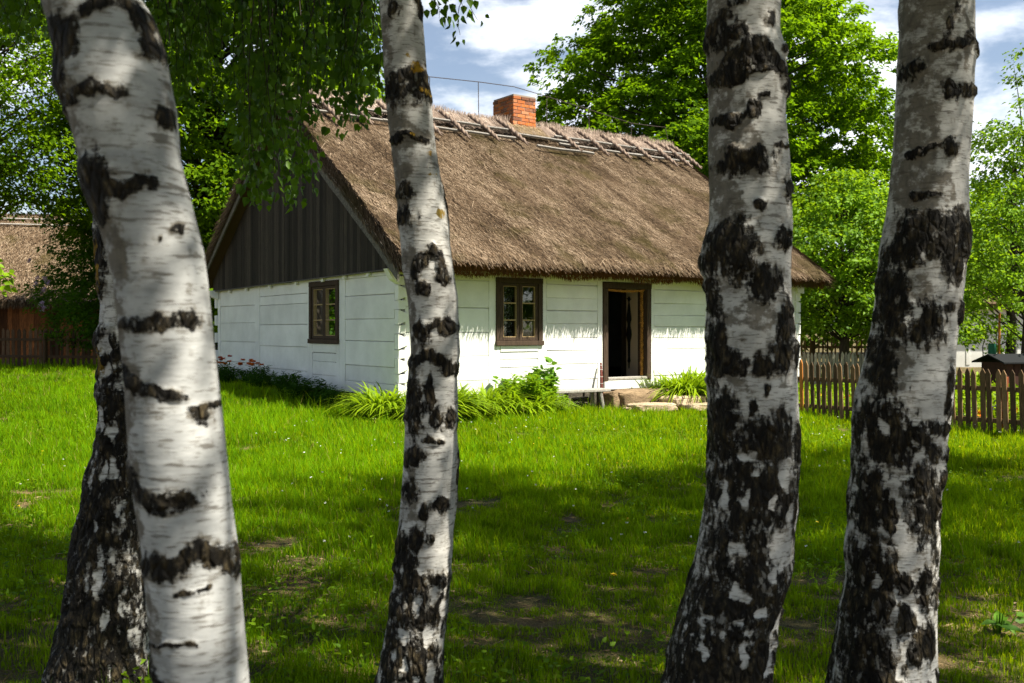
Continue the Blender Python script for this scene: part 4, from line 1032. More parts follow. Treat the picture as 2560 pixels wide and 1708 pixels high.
# --- E: dark rough trunk behind A
E_edge = [(-200,95,255),(0,110,262),(205,170,320),(518,220,350),(576,225,352),(641,231,354),(693,233,352),(737,230,350),(790,227,348),(840,230,348),(918,228,346),(980,226,345),(1051,215,342),(1096,203,340),(1167,191,338),(1250,176,336),(1353,160,338),(1436,145,341),(1506,128,344),(1568,112,346),(1640,95,352),(2000,30,400)]
Ee = dict(depth=4.5, edge=E_edge, H=12, seed=53, amp=7, lean=-.14, bth=.35, fb=.5, relief=.016, barkh=1.4,
 dark=[(220,500,262,690,4),(215,750,300,880,3),(222,870,345,1060,4),(190,1040,345,1260,5),(110,1240,350,1660,6)],
 white=[(232,690,262,735,3),(246,760,280,810,2.5),(256,830,285,870),(240,920,262,990),(262,960,290,1000),(255,1050,275,1090),(280,1040,300,1085),(228,1075,240,1110),(262,1170,272,1190),(285,1135,310,1215,2.4),(240,1180,252,1210),(252,1260,272,1350,2.2),(285,1260,305,1310),(225,1290,240,1330),(268,1370,285,1420),(300,1340,320,1390),(205,1240,215,1280),(180,1330,192,1370),(210,1460,225,1480),(240,1400,255,1440),(318,1420,335,1460),(280,1500,295,1530)],
 lichen=[(228,600,252,690),(236,790,262,880),(222,540,240,600)])
specs = [
 (A, M['birchA'], 'nearest pale birch with thin black bands, leaning left across the left of the picture', (3.2,6.0,10.5,2.2)),
 (B, M['birch'], 'slim birch with orange lichen spots standing in front of the near cottage corner', (4.3,5.2,11.5,3.3)),
 (Cc, M['birch'], 'birch with large black bark patches standing just right of the cottage door', (4.0,5.2,12.5,2.6)),
 (Dd, M['birch'], 'rightmost big birch, grey-white above and black-fissured below, in front of the picket fence', (4.2,5.0,12.5,2.6)),
 (Ee, M['birch'], 'dark rough-barked birch half hidden behind the nearest pale birch', (4.6,5.2,11.5,3.2)),
]
birches = []
for sp, mat, lab, (zz0, z0, z1, rad) in specs:
    e = sp['edge'][-3]; x, y, _ = at((e[1]+e[2])/2, e[0], sp['depth'])
    root = empty('birch_tree', (x, sp['depth'], gz1(x, sp['depth'])), 0, lab, 'birch tree', GRP)
    zs, cx, r, d = birch_trunk(root, sp, mat)
    birch_crown(root, zs, cx, r, d, z0, z1, rad, 24000 if sp['depth'] < 3 or sp['seed'] == 53 else 13000, sp['seed'], size=.078)
    birches.append(root)
# low drooping sprays of the middle and left birches, hanging into view
rr = np.random.default_rng(5)
prof = [(360,300),(385,330),(400,300),(430,255),(460,230),(490,250),(520,300),(545,390),(560,450),(580,480),(600,460),(620,480),(645,470),(665,475),(690,468),(705,420),(725,350),(750,300),(775,265),(795,300),(815,318),(840,310),(855,270),(866,190),(875,150)]
px_, py_ = np.array(prof).T
items = []
for k in range(19):
    xc = rr.uniform(372, 862); dc = rr.uniform(4.7, 6.0); fc = rr.uniform(.5,1.0)
    for q in range(3):
        x = xc+rr.normal(0,9); yb = np.interp(x, px_, py_)*fc*rr.uniform(.75, 1.0)
        items.append((x, -60-rr.uniform(0,60), yb, dc+rr.normal(0,.1)))
for k in range(20):
    x = rr.uniform(535, 715); items.append((x, -60, np.interp(x, px_, py_)*rr.uniform(.8,1.0), rr.uniform(4.7,5.8)))
for k in range(6):
    x = rr.uniform(785, 850); items.append((x, -60, np.interp(x, px_, py_)*rr.uniform(.85,1.02), rr.uniform(5.2,6.2)))
for k in range(34):
    x = rr.uniform(330, 880); items.append((x, -90, rr.uniform(30, 150), rr.uniform(5.2, 7.2)))
strands_of_leaves('hanging_leaves', birches[1], items, 8)
items = [(985,-50,42,5.0),(1000,-50,18,5.0),];strands_of_leaves('hanging_leaves', birches[1], items, 28)
items = [(1030,-60,10,5.0),(1045,-50,20,5.1),(1068,-40,80,5.1),(1082,-40,42,5.1)]
strands_of_leaves('hanging_leaves', birches[1], items, 18)
items = []
for k in range(34): items.append((rr.uniform(-60,150), -90, rr.uniform(10,120)*(1-.2*rr.random()), rr.uniform(5.0,6.6)))
strands_of_leaves('hanging_leaves', birches[4], items, 9)
items = []
for k in range(26): items.append((rr.uniform(330,520), -90, rr.uniform(20,190), rr.uniform(5.0,6.6)))
strands_of_leaves('hanging_leaves', birches[4], items, 19)
# unseen birches beside and behind the viewer, added to cast shade and block sky
def plain_birch(x, y, H, z0, rad, n, seed, lab):
    root = empty('birch_tree', (x, y, gz1(x,y)), 0, lab, 'birch tree', 'birches beside the foreground group')
    zs = np.arange(-.1, H, .12); rr_ = np.random.default_rng(seed); cx = x + .08*np.sin(zs*.5+seed); r = .15*(1-zs/H*.92)
    nc = 20; th = np.linspace(0,2*PI,nc,endpoint=False); Z,T = np.meshgrid(zs,th,indexing='ij')
    V = np.stack([cx[:,None]+r[:,None]*np.sin(T)-x, -r[:,None]*np.cos(T), Z-gz1(x,y)],-1).reshape(-1,3)
    i = np.arange(len(zs)-1)[:,None]*nc; j = np.arange(nc)[None]
    F = np.stack([i+j,i+(j+1)%nc,i+nc+(j+1)%nc,i+nc+j],-1).reshape(-1,4)
    bk = fbm(np.stack([np.sin(T)*3,np.cos(T)*3,Z*1.5],-1).reshape(-1,3),seed,3)-.1
    fast_mesh('trunk', V, F, M['birch'], root, {'bark':bk,'tone':bk*0-1,'lichen':bk*0-1}, smooth=True)
    birch_crown(root, zs, cx, r, y, z0, H-.5, rad, int(n*1.5), seed, size=.078)
plain_birch(3.3, .4, 12, 4.6, 2.8, 12000, 101, 'birch just beside the viewer on the right, outside the photo')
plain_birch(6.4, 2.6, 13, 5.0, 3.0, 14000, 102, 'birch on the right outside the photo, crown shading the lawn')
plain_birch(7.4, 5.8, 13, 5.2, 3.2, 17000, 103, 'third birch on the right outside the photo')
plain_birch(5.5, 6.3, 13, 5.0, 2.9, 19000, 110, 'birch added out of view on the right to shade the lawn before the door')
plain_birch(9.2, 8.6, 12, 5.4, 3.0, 16000, 104, 'farthest birch on the right outside the photo')
plain_birch(-3.6, 2.2, 12, 5.0, 3.0, 13000, 105, 'birch left of the viewer, outside the photo')
plain_birch(-1.8, -3.2, 12, 3.4, 3.0, 15000, 107, 'unseen birch added behind the viewer on the left to block sky light')
plain_birch(2.2, -3.0, 12, 3.4, 3.0, 15000, 108, 'unseen birch added behind the viewer on the right to block sky light')
plain_birch(-5.2, -1.0, 12, 3.2, 3.0, 14000, 109, 'unseen birch added at the far left behind the viewer to block sky light')
plain_birch(-6.0, 7.5, 12, 5.2, 2.8, 13000, 106, 'birch further left outside the photo')

# ------------------------------------------------------------------ background trees
def bough_tree(name, label, cat_, x, y, boughs, mat, seed, lsize, per, trunk_r, trunk_top, group=None, leafshape=4, droop=.35, sprd=.13, upw=1.0, limbs=True, barkmat='bark'):
    """boughs: list of (cx,cy,cz,R)"""
    rr = np.random.default_rng(seed); g = gz1(x,y); root = empty(name, (x,y,g), 0, label, cat_, group); L = np.array([x,y,g])
    tb = MB(); tp = [Vector((x+rr.normal(0,.05)*i, y, g-.2+(trunk_top-g+.2)*i/5)) for i in range(6)]
    tb.tube([p-Vector(L) for p in tp], [trunk_r*(1-.12*i) for i in range(6)], 10, .5)
    P=[];D=[];NN=[];T=[]
    for (bx,by,bz,Rb) in boughs:
        c = np.array([bx,by,bz]); ho = np.array([bx-x,by-y,0.]); ho = ho/max(np.linalg.norm(ho),1e-6); tn = np.array([-ho[1],ho[0],0])
        if limbs:
            zt = min(max(bz-1.2*np.linalg.norm(c[:2]-L[:2])*.45, g+1.2), trunk_top)
            st = Vector((x,y,zt)); en = Vector(c)-Vector(ho)*Rb*.3; md = (st+en)/2+Vector((0,0,.12*(en-st).length))
            tb.tube([v-Vector(L) for v in (st,md,en)], [trunk_r*.18,trunk_r*.10,trunk_r*.04], 5, .5)
        n = int(per*Rb*Rb); m = max(int(n/24),3)
        rho = np.sqrt(rr.random(m))*Rb; ph = rr.uniform(0,2*PI,m)
        a = rho*np.cos(ph)*1.15; b = rho*np.sin(ph)
        tc = c+a[:,None]*ho+b[:,None]*tn; tc[:,2] += -droop*(rho/Rb)**2*Rb*.8+rr.normal(0,.10*Rb,m)-.15*a
        idx = rr.integers(0,m,n)
        p = tc[idx]+rr.normal(0,sprd,(n,3))*np.array([1.2,1.2,.65])
        nn = np.array([0,0,upw])+ho*.25+rr.normal(0,.45,(n,3))
        dd = (p-c); dd[:,2] = 0; dd = unit(dd+ho*.3)+rr.normal(0,.5,(n,3)); dd[:,2] -= .45
        P.append(p);D.append(dd);NN.append(nn); T.append(np.clip(rr.normal(.5,.2,n)+rr.normal(0,.12),0,1))
    P=np.concatenate(P);D=np.concatenate(D);NN=np.concatenate(NN);T=np.concatenate(T);n=len(P)
    tb.build('trunk', M[barkmat], root, smooth=True)
    V,F,k = leaves(P,D,NN,rr.uniform(.7,1.25,n)*lsize,.66,leafshape)
    fast_mesh('crown', V-L[None], F, mat, root, {'tint':np.repeat(T,k)})
    return root
def shell(cx,cy,prof,n,seed,rb=(1.0,1.6),inner=.35):
    """boughs scattered over an envelope; prof rows (z, radius)"""
    rr = np.random.default_rng(seed); pz,pr = np.array(prof,float).T; out=[]
    w = np.interp(np.linspace(pz[0],pz[-1],200),pz,pr)+.4; cum = np.cumsum(w)/w.sum()
    for i in range(n):
        z = np.interp((i+rr.random())/n, cum, np.linspace(pz[0],pz[-1],200)); R_ = np.interp(z,pz,pr)
        az = i*2.39996+rr.uniform(-.3,.3); f = (inner+(1-inner)*math.sqrt(rr.random())); Rb = rr.uniform(*rb)
        rad = max(R_*f-Rb*.35,0)*(1+.12*math.sin(az*3+z))
        out.append((cx+math.cos(az)*rad, cy+math.sin(az)*rad, z, Rb))
    return out
bough_tree('maple_tree', 'tall full-crowned tree behind the right end of the thatched roof', 'tree', 7.3, 35.5,
    shell(7.3,35.5,[(4.2,3.5),(5.5,6.0),(8,6.5),(10.5,6.0),(13,5.0),(15,3.6),(17,1.2)],270,61,(.8,1.5)), M['maple'], 62, .17, 520, .35, 12, droop=.95, sprd=.10)
bough_tree('linden_tree', 'dark leafy tree rising behind the left slope of the cottage roof', 'tree', -9.0, 29.5,
    shell(-8.6,29.5,[(1.6,2.4),(3.5,3.4),(6,4.0),(9,4.6),(12,4.2),(14.5,2.5)],210,63,(.8,1.4)), M['linden'], 64, .16, 520, .3, 11, droop=.9, sprd=.11)
bough_tree('linden_tree', 'tree with open sunlit branches at the left edge above the barn roof', 'tree', -13.6, 25.5,
    shell(-13.4,25.5,[(4.9,2.2),(6.3,3.4),(8,3.4),(10,3.2),(12,2.0)],95,65,(.8,1.35)), M['linden'], 66, .13, 340, .24, 9, droop=.55, sprd=.17)
bough_tree('fruit_tree', 'bushy bright green fruit tree just beyond the right end of the cottage', 'tree', 9.3, 28.0,
    shell(9.3,28.0,[(1.5,1.9),(2.6,2.6),(4,2.5),(5.2,1.7),(6.1,.6)],75,67,(.55,.95)), M['fruit'], 68, .135, 560, .16, 4.2, droop=.3, sprd=.12)
bough_tree('fruit_tree', 'lower leafy tree hidden partly behind the rightmost birch', 'tree', 12.0, 29.5,
    shell(12.0,29.5,[(1.4,1.8),(2.8,2.5),(4.4,2.3),(5.6,1.2)],60,69,(.55,.95)), M['fruit'], 70, .13, 520, .16, 4.0, droop=.3, sprd=.12)
bough_tree('linden_tree', 'broad tree standing right of the yard, outside the photo, mirrored in the window panes', 'tree', 17.5, 12.6,
    shell(17.5,12.6,[(2.2,2.2),(3.5,3.0),(6,3.2),(8,2.2),(9,1.0)],60,81,(.8,1.4)), M['linden'], 82, .16, 300, .25, 7, droop=.6, sprd=.13)
bough_tree('linden_tree', 'unseen dark tree left of the barn, added to be mirrored in the gable window', 'tree', -26.5, 32.0,
    shell(-26.5,32.0,[(1.0,2.6),(3,3.6),(6,3.4),(9,1.5)],60,85,(.9,1.5)), M['lilacleaf'], 86, .2, 230, .25, 7, droop=.6, sprd=.15)  # out-of-view tree added so the gable panes mirror dark leaves
bough_tree('pear_tree', 'loose upright tree with a dark trunk at the right edge above the hutch', 'tree', 11.45, 22.2,
    shell(11.0,22.2,[(2.0,1.5),(3.2,1.9),(4.6,1.5),(5.6,1.0),(6.3,.5)],48,71,(.4,.8))+[(11.3,22.2,6.7,.4),(11.35,22.2,7.2,.35),(11.1,22.2,7.45,.3),(11.4,22.1,7.7,.3)], M['fruit'], 72, .105, 680, .12, 5.2, droop=.3, sprd=.11)
bough_tree('orchard_tree', 'shady tree behind the hutch in front of the white building', 'tree', 15.5, 31.0,
    shell(15.5,31.0,[(2.6,2.2),(3.6,3.4),(5,3.0),(6.2,1.4)],56,73,(.7,1.2)), M['maple'], 74, .12, 420, .18, 4.5, droop=.35, sprd=.14)
bough_tree('sapling', 'young sapling tied to a stake beside the dark hutch', 'tree', 10.75, 22.9,
    [(10.7,22.9,1.5,.22),(10.8,22.9,1.75,.2),(10.68,22.9,1.95,.18),(10.77,22.9,2.15,.14)], M['fruit'], 76, .06, 1100, .018, 2.1, sprd=.05)
bough_tree('young_tree', 'small thin-stemmed tree in front of the white building', 'tree', 11.3, 25.5,
    [(11.2,25.5,2.2,.6),(11.5,25.4,2.5,.55),(11.0,25.6,2.6,.5),(11.4,25.5,1.8,.45)], M['fruit'], 78, .08, 500, .05, 2.3, sprd=.1)
# lilac at the barn
rlil = bough_tree('lilac_bush', 'dark lilac bush with a few purple flower heads in front of the barn', 'bush', -11.6, 29.2,
    shell(-11.6,29.2,[(1.2,1.4),(2.2,2.0),(3.6,1.9),(5,1.6),(6,1.3),(7,.9)],105,79,(.5,.85)), M['lilacleaf'], 80, .11, 700, .09, 4.2, leafshape=6, droop=.3, sprd=.12)
P=[]
for (xd,yd) in ((100,643),(108,652),(82,642),(98,668),(93,700),(96,712),(64,602),(80,655)):
    c = np.array(at(xd,yd,27.3)); m = 60; f = NR.random(m); ax = np.array([.07,0,.09])
    P = c+f[:,None]*ax+rnd(m)*.035*(1.15-f)[:,None]
    V,F,k = leaves(P,rnd(len(P)),rnd(len(P)),.035,.9,4)
    fast_mesh('flower_head', V-np.array(rlil.location)[None], F, M['petal_lilac'], rlil, {'tint':np.repeat(NR.random(len(P)),k)})
# a near twig of broad leaves at the left edge
tw = empty('lilac_branch', at(-40,640,14), 0, 'bright broad-leaved twig poking in at the left edge in front of the barn', 'branch')
L=np.array(tw.location); m = MB(); a=Vector(at(-60,600,14)); b=Vector(at(22,650,14)); m.tube([a-Vector(L),(a+b)/2+Vector((0,0,.1))-Vector(L),b-Vector(L)],[.012,.009,.004],5); m.build('twig',M['bark'],tw)
P=[];n=46
for i in range(n):
    f=R.uniform(.35,1.02); p=a.lerp(b,f)+Vector((R.gauss(0,.05),R.gauss(0,.05),R.gauss(.05,.08))); P.append(p)
P=np.array([tuple(p) for p in P]); D=rnd(n,.5)+np.array([.3,-.2,-.6]); NN=rnd(n,.5)+np.array([0,-.5,.8])
V,F,k=leaves(P,D,NN,NR.uniform(.09,.15,n),.8,6); fast_mesh('foliage',V-L[None],F,M['herb'],tw,{'tint':np.repeat(NR.uniform(.5,1,n),k)})
# the far wood that closes the view
def far_wood():
    rr=np.random.default_rng(90); P=[]
    n=90000; x=rr.uniform(-60,70,n); y=rr.uniform(52,66,n)
    top=4.2+1.6*vn(np.stack([x*.16,x*0,x*0],1),4)+1.2*vn(np.stack([x*.6,x*0,x*0],1),5)
    top=np.where(x<2,np.minimum(top,4.0),top+1.5)
    z=top*np.sqrt(rr.random(n)); P=np.stack([x,y,z],1)
    D=rr.normal(0,1,(n,3)); NN=rr.normal(0,.6,(n,3))+np.array([0,-.2,1])
    V,F,k=leaves(P,D,NN,rr.uniform(.3,.55,n),.7,4)
    T=np.clip(.45+.35*vn(P*.5,6)+rr.normal(0,.15,n),0,1)
    o=fast_mesh('distant_wood',V,F,M['farleaf'],attrs={'tint':np.repeat(T,k)}); tag(o,'far belt of trees and bushes closing the view behind the yard','trees',kind='stuff')
far_wood()

# ------------------------------------------------------------------ barn, white building, hutch
barn = empty('barn', (-20,34.5,gz1(-20,34.5)), math.radians(15), 'old thatched barn with red-brown plank walls behind the left fence', 'barn')
g=gz1(-20,34.5); x0,x1=-5.5,7.6
m=MB(); x=x0
while x<x1:
    w=R.uniform(.16,.26); m.box(x+.004,min(x+w,x1)-.004,-.03+R.uniform(-.008,.008),0,.12,2.35,R.random()); x+=w
m.box(x0,x1,0,.06,.0,2.3,.1); m.box(x0,x0+.1,.05,7,0,2.3,.3); m.box(x1-.1,x1,.05,7,0,2.3,.3); m.box(x0,x1,6.95,7.05,0,2.3,.3); m.box(x0,x1,-.05,.02,0,.12,.9)
m.build('plank_wall',M['barnwood'],barn)
m=MB(); ez,rz_=2.1-.0,5.45; 
for sg in (0,1):
    f=(lambda y:y) if sg==0 else (lambda y:7-y)
    prof=[(-.55,ez),(3.5,rz_),(3.5,rz_-.35),(-.05,ez+.02),(-.45,ez-.2)]
    v=[(x0-.4,f(a),b) for a,b in prof]+[(x1+.4,f(a),b) for a,b in prof]
    m.add(v,[(0,1,2,3,4),(9,8,7,6,5)]+[(i,(i+1)%5,5+(i+1)%5,5+i) for i in range(5)],.3)
br_=m.build('thatched_roof',M['thatch'],barn)
n=36000; sl=(rz_-ez)/4.05; u=NR.random(n); xx=NR.uniform(-5.9,x1+.4,n); y=-.57+4.1*u
P=np.stack([xx,y,ez+sl*(y+.55)],1); nb_=np.array([0,-sl,1])/math.hypot(1,sl); db_=np.array([0,-1,-sl])/math.hypot(1,sl)
D=db_+np.stack([NR.normal(0,.3,n),NR.normal(0,.05,n),NR.normal(0,.05,n)],1)
T=np.clip(.55+.2*vn(P*1.3,3)+NR.normal(0,.2,n),0,1)
V,F,T=strands(P,D,np.tile(nb_,(n,1)),NR.uniform(.1,.25,n),.010*np.ones(n),T,.04)
fast_mesh('thatch_straw',V,F,M['thatch'],br_,{'tint':T})
n=5000; xx=NR.uniform(-5.9,x1+.4,n); P=np.stack([xx,NR.uniform(-.57,-.42,n),ez-NR.uniform(0,.15,n)],1); D=np.stack([NR.normal(0,.15,n),NR.normal(0,.1,n),-np.ones(n)],1)
V,F,T=strands(P,D,np.tile(np.array([0,-1,0]),(n,1)),NR.uniform(.08,.25,n),.009*np.ones(n),np.clip(NR.normal(.4,.2,n),0,1),.02); fast_mesh('thatch_eave',V,F,M['thatch'],br_,{'tint':T})
n=3000; xx=NR.uniform(-5.9,x1+.4,n); P=np.stack([xx,3.5+NR.normal(0,.08,n),np.full(n,rz_-.02)],1); D=np.stack([NR.normal(0,.3,n),NR.normal(0,.3,n),np.ones(n)],1)
V,F,T=strands(P,D,np.tile(np.array([0,-1,0]),(n,1)),NR.uniform(.05,.14,n),.012*np.ones(n),np.clip(NR.normal(.3,.2,n),0,1),.02); fast_mesh('ridge_thatch',V,F,M['thatch'],br_,{'tint':T})
for b in (.35,.72):
    m=MB(); m.tube([(xx_,3.5-b*.77-.05,rz_-b*.64+.06) for xx_ in np.linspace(-5.7,x1,8)],.032,6,.95); m.build('ridge_pole',M['greywood'],br_)

wc = empty('white_building', (19,41,0), 0, 'low white farm building seen through the trees at the right edge', 'building')
m=MB(); m.box(-2.5,7,0,5,.0,2.7,.6); 
for i in range(5): m.box(-2.4+i*2.1,-2.25+i*2.1,-.02,0,.1,2.7,.7)
m.build('wall',M['paint'],wc)
m=MB()
for sg in (0,1):
    f=(lambda y:y) if sg==0 else (lambda y:5-y)
    prof=[(-.5,2.6),(2.5,5.2),(2.5,4.9),(-.4,2.4)]; v=[(-2.9,f(a),b) for a,b in prof]+[(7.4,f(a),b) for a,b in prof]
    m.add(v,[(0,1,2,3),(7,6,5,4)]+[(i,(i+1)%4,4+(i+1)%4,4+i) for i in range(4)],.4)
m.build('roof',M['thatch'],wc)
m=MB(); m.box(2.5,3.4,-.03,.0,1.0,2.1,.3); m.build('window',M['darkwood'],wc)

hx,hy,hz=at(2305,845,20.5); hut=empty('hutch',(hx+.25,hy,gz1(hx,hy)),.25,'dark brown wooden hutch with a black felt roof behind the right fence','hutch')
m=MB(); m.box(-.52,.62,-.3,.4,.30,.92,.5)
for i in range(6): m.box(-.52+i*.19,-.35+i*.19,-.318,-.3,.30,.92,R.random())
m.box(-.525,-.50,-.33,-.3,.3,.92,.7); m.build('box',M['hutch'],hut,bevel=.006)
for (a,b) in ((-.47,-.25),(.57,-.25),(-.47,.35),(.57,.35)): m=MB(); m.box(a-.03,a+.03,b-.03,b+.03,-.05,.30,.4); m.build('leg',M['hutch'],hut)
m=MB(); m.hexa([(-.66,-.42,.90),(.74,-.42,.90),(.74,.05,1.06),(-.66,.05,1.06),(-.66,-.42,.93),(.74,-.42,.93),(.74,.05,1.09),(-.66,.05,1.09)],.5)
m.hexa([(-.66,.05,1.06),(.74,.05,1.06),(.74,.52,.90),(-.66,.52,.90),(-.66,.05,1.09),(.74,.05,1.09),(.74,.52,.93),(-.66,.52,.93)],.5)
m.hexa([(-.51,-.29,.91),(.61,-.29,.91),(.61,.05,1.05),(-.51,.05,1.05),(-.51,-.28,.915),(.61,-.28,.915),(.61,.04,1.055),(-.51,.04,1.055)],.5)
m.build('roof',M['black'],hut,bevel=.004)
sx,sy,_=at(2291,800,22.6); st=empty('stake',(sx,sy,gz1(sx,sy)),0,'light wooden stake with green mesh guard behind the hutch','stake')
m=MB(); m.tube([(0,0,-.1),(.03,0,1.95)],[.03,.026],8,.6); m.build('post',M['newpicket'],st)
m=MB(); m.tube([(-.14,0,.1),(-.14,0,1.25)],.085,12,.5,False); m.build('guard',M['green_mesh'],st)

# ------------------------------------------------------------------ picket fences
def picket(mb_name, mat, root, x, y, rz, w, h, th, lean, tint, zb):
    m=MB(); hw_=w/2; tp=R.uniform(.055,.075)
    pr=[(-hw_,-.04),(hw_,-.04),(hw_,h-tp),(hw_*.15,h),(-hw_*.15,h),(-hw_,h-tp)]
    c,s=math.cos(rz),math.sin(rz)
    def w2(a,b,z): a2=a+lean*z; return (x+c*a2-s*b, y+s*a2+c*b, zb+z)
    v=[w2(a,-th/2,z) for a,z in pr]+[w2(a,th/2,z) for a,z in pr]; n=len(pr)
    m.add(v,[tuple(range(n)),tuple(range(2*n-1,n-1,-1))]+[(i,n+i,n+(i+1)%n,(i+1)%n) for i in range(n)],tint)
    L=root.location; m.v=[(a-L.x,b-L.y,c_-L.z) for a,b,c_ in m.v]
    return m.build(mb_name,mat,root)
def fence(label, p0, p1, sp, w, h, mat, group, special=(), rails=(.38,.82), rear=1, post_every=1.9, hj=.02, postmat=None, lean=0):
    p0,p1=np.array(p0,float),np.array(p1,float); Ln=np.linalg.norm(p1-p0); dr=(p1-p0)/Ln; rz=math.atan2(dr[1],dr[0])
    root=empty('picket_fence',(p0[0],p0[1],gz1(*p0)),0,label,'fence',group); L=Vector(root.location)
    nn=np.array([-dr[1],dr[0]])*rear*.035
    n=int(Ln/sp)
    for i in range(n+1):
        p=p0+dr*(i*sp+R.uniform(-.008,.008)); zb=gz1(*p)
        sm=dict(special).get(i)
        o=picket('picket', sm[0] if sm else mat, root, p[0],p[1],rz, w*R.uniform(.9,1.08), (h+R.uniform(-hj,hj))*(sm[1] if sm else 1), .02, lean+R.uniform(-.02,.02), R.random(), zb)
        if sm: o['label']=sm[2]
    for zr in rails:
        m=MB(); k=max(2,int(Ln/1.5)); pts=[p0+nn*.9+dr*Ln*j/k for j in range(k+1)]
        for a,b in zip(pts[:-1],pts[1:]):
            za,zb=gz1(*a)+zr*h/1.0,gz1(*b)+zr*h; q=nn/np.linalg.norm(nn)*.022
            P_=[(a[0]-q[0],a[1]-q[1],za-.035),(b[0]-q[0],b[1]-q[1],zb-.035),(b[0]+q[0],b[1]+q[1],zb-.035),(a[0]+q[0],a[1]+q[1],za-.035)]
            P_=P_+[(u,v,z+.07) for u,v,z in P_]; m.hexa([(u-L.x,v-L.y,z-L.z) for u,v,z in P_],.4)
        m.build('rail',mat,root)
    k=max(1,int(Ln/post_every))
    for j in range(k+1):
        p=p0+dr*Ln*j/k+nn*2.6; m=MB(); zb=gz1(*p)-L.z; m.tube([(p[0]-L.x,p[1]-L.y,zb-.1),(p[0]-L.x,p[1]-L.y,zb+h*.95)],[.055,.05],8,.4); m.build('post',postmat or mat,root)
    return root
fence('brown picket fence running toward the right edge, one picket new and orange', (4.72,18.2),(8.9,12.45),.118,.072,.99,M['picket'],None,
    special=((6,(M['newpicket'],1.05,'new orange picket')),(7,(M['picket'],1.02,'wide dark picket'))), rails=(.22,.70), lean=-.03)
px,py,_=at(2306,900,15.05); m=MB(); m.box(-.04,.04,-.035,.035,-.1,.86,.5); o=m.build('fence_stake',M['redpost'],None,bevel=.006,loc=(px,py,gz1(px,py))); o.rotation_euler.z=.5; tag(o,'red-brown square stake standing close behind the brown picket fence','stake')
fence('dark picket fence in front of the barn at the left edge', (-17.5,28.0),(-8.8,28.2),.150,.085,1.08,M['darkpicket'],None, rails=(.28,.72), rear=-1)
fence('grey weathered picket fence beyond the right end of the cottage', (6.6,24.0),(8.42,23.9),.088,.065,1.0,M['greypicket'],None, rails=(.3,.75), hj=.035)
bough_tree('currant_bush', 'rounded leafy bush before the white building, left of the hutch', 'bush', 14.6, 30.0,
    [(14.6,30,1.0,.7),(14.2,30.1,1.5,.6),(15.0,30,1.4,.6),(14.6,29.8,1.9,.5)], M['fruit'], 83, .10, 520, .05, 1.2, droop=.3, sprd=.1)
fence('dark far fence half hidden under the fruit tree', (7.0,30.5),(14.0,31.5),.14,.05,1.3,M['picket'],None, rails=(.3,.8))

# ------------------------------------------------------------------ flower beds
def blade_clump(name, label, x, y, n, h, rad, seed, mat, group, wd=.012, z=None, cat_='plant', spread=1.0):
    rr=np.random.default_rng(seed); g=gz1(x,y) if z is None else z
    root=empty(name,(x,y,g),0,label,cat_,group); V=[];F=[];T=[];b=0; K_=7
    for i in range(n):
        a=rr.uniform(0,2*PI); r0=rad*.55*math.sqrt(rr.random()); bx,by=math.cos(a)*r0,math.sin(a)*r0
        az=a+rr.normal(0,.7); ln=h*rr.uniform(.75,1.35); out=rr.uniform(.5,1.3)*spread; w=wd*rr.uniform(.7,1.3); t=rr.uniform(.3,1)
        side=np.array([-math.sin(az),math.cos(az),0])
        for k in range(K_):
            f=k/(K_-1); R_=out*ln*(f**1.6); z_=ln*(f*1.25-.78*out*f**2.4-.1*f); ww=w*(1-f)**.6*(.6+.8*min(f*3,1)) if f<1 else .0008
            c=np.array([bx+math.cos(az)*R_,by+math.sin(az)*R_,max(z_,0)-.02]); V+= [c-side*ww,c+side*ww]; T+=[np.clip(t-.25+.35*f,0,1)]*2
        F+=[(b+2*k,b+2*k+1,b+2*k+3,b+2*k+2) for k in range(K_-1)]; b+=2*K_
    fast_mesh('leaves',V,F,mat,root,{'tint':T}); return root
def hp(t,s): return hw(t,s)
GL='day lilies along the cottage wall'
for i,(t,s,n,h,lab) in enumerate([(.35,-.75,300,.56,'arching yellow-green day lily clump directly at the near cottage corner'),(-.35,-.25,250,.55,'day lily clump left of the corner, spilling toward the gable flowers'),(-.05,-.95,200,.42,'lower day lily clump in front of the corner, nearest to the lawn'),
      (1.35,-.62,220,.52,'day lily clump between the middle birch and the leafy bush under the window'),(2.0,-.95,190,.44,'day lily clump in front of the leafy bush under the window'),
      (6.55,-.42,340,.74,'day lily clump growing tight to the wall right of the doorstep'),(7.45,-.45,340,.74,'day lily clump furthest along the wall, beside the birch right of the door')]):
    x,y=hp(t,s); blade_clump('day_lily',lab,x,y,int(n*2.1),h*1.22,.72,200+i,M['lily'],GL,.021)
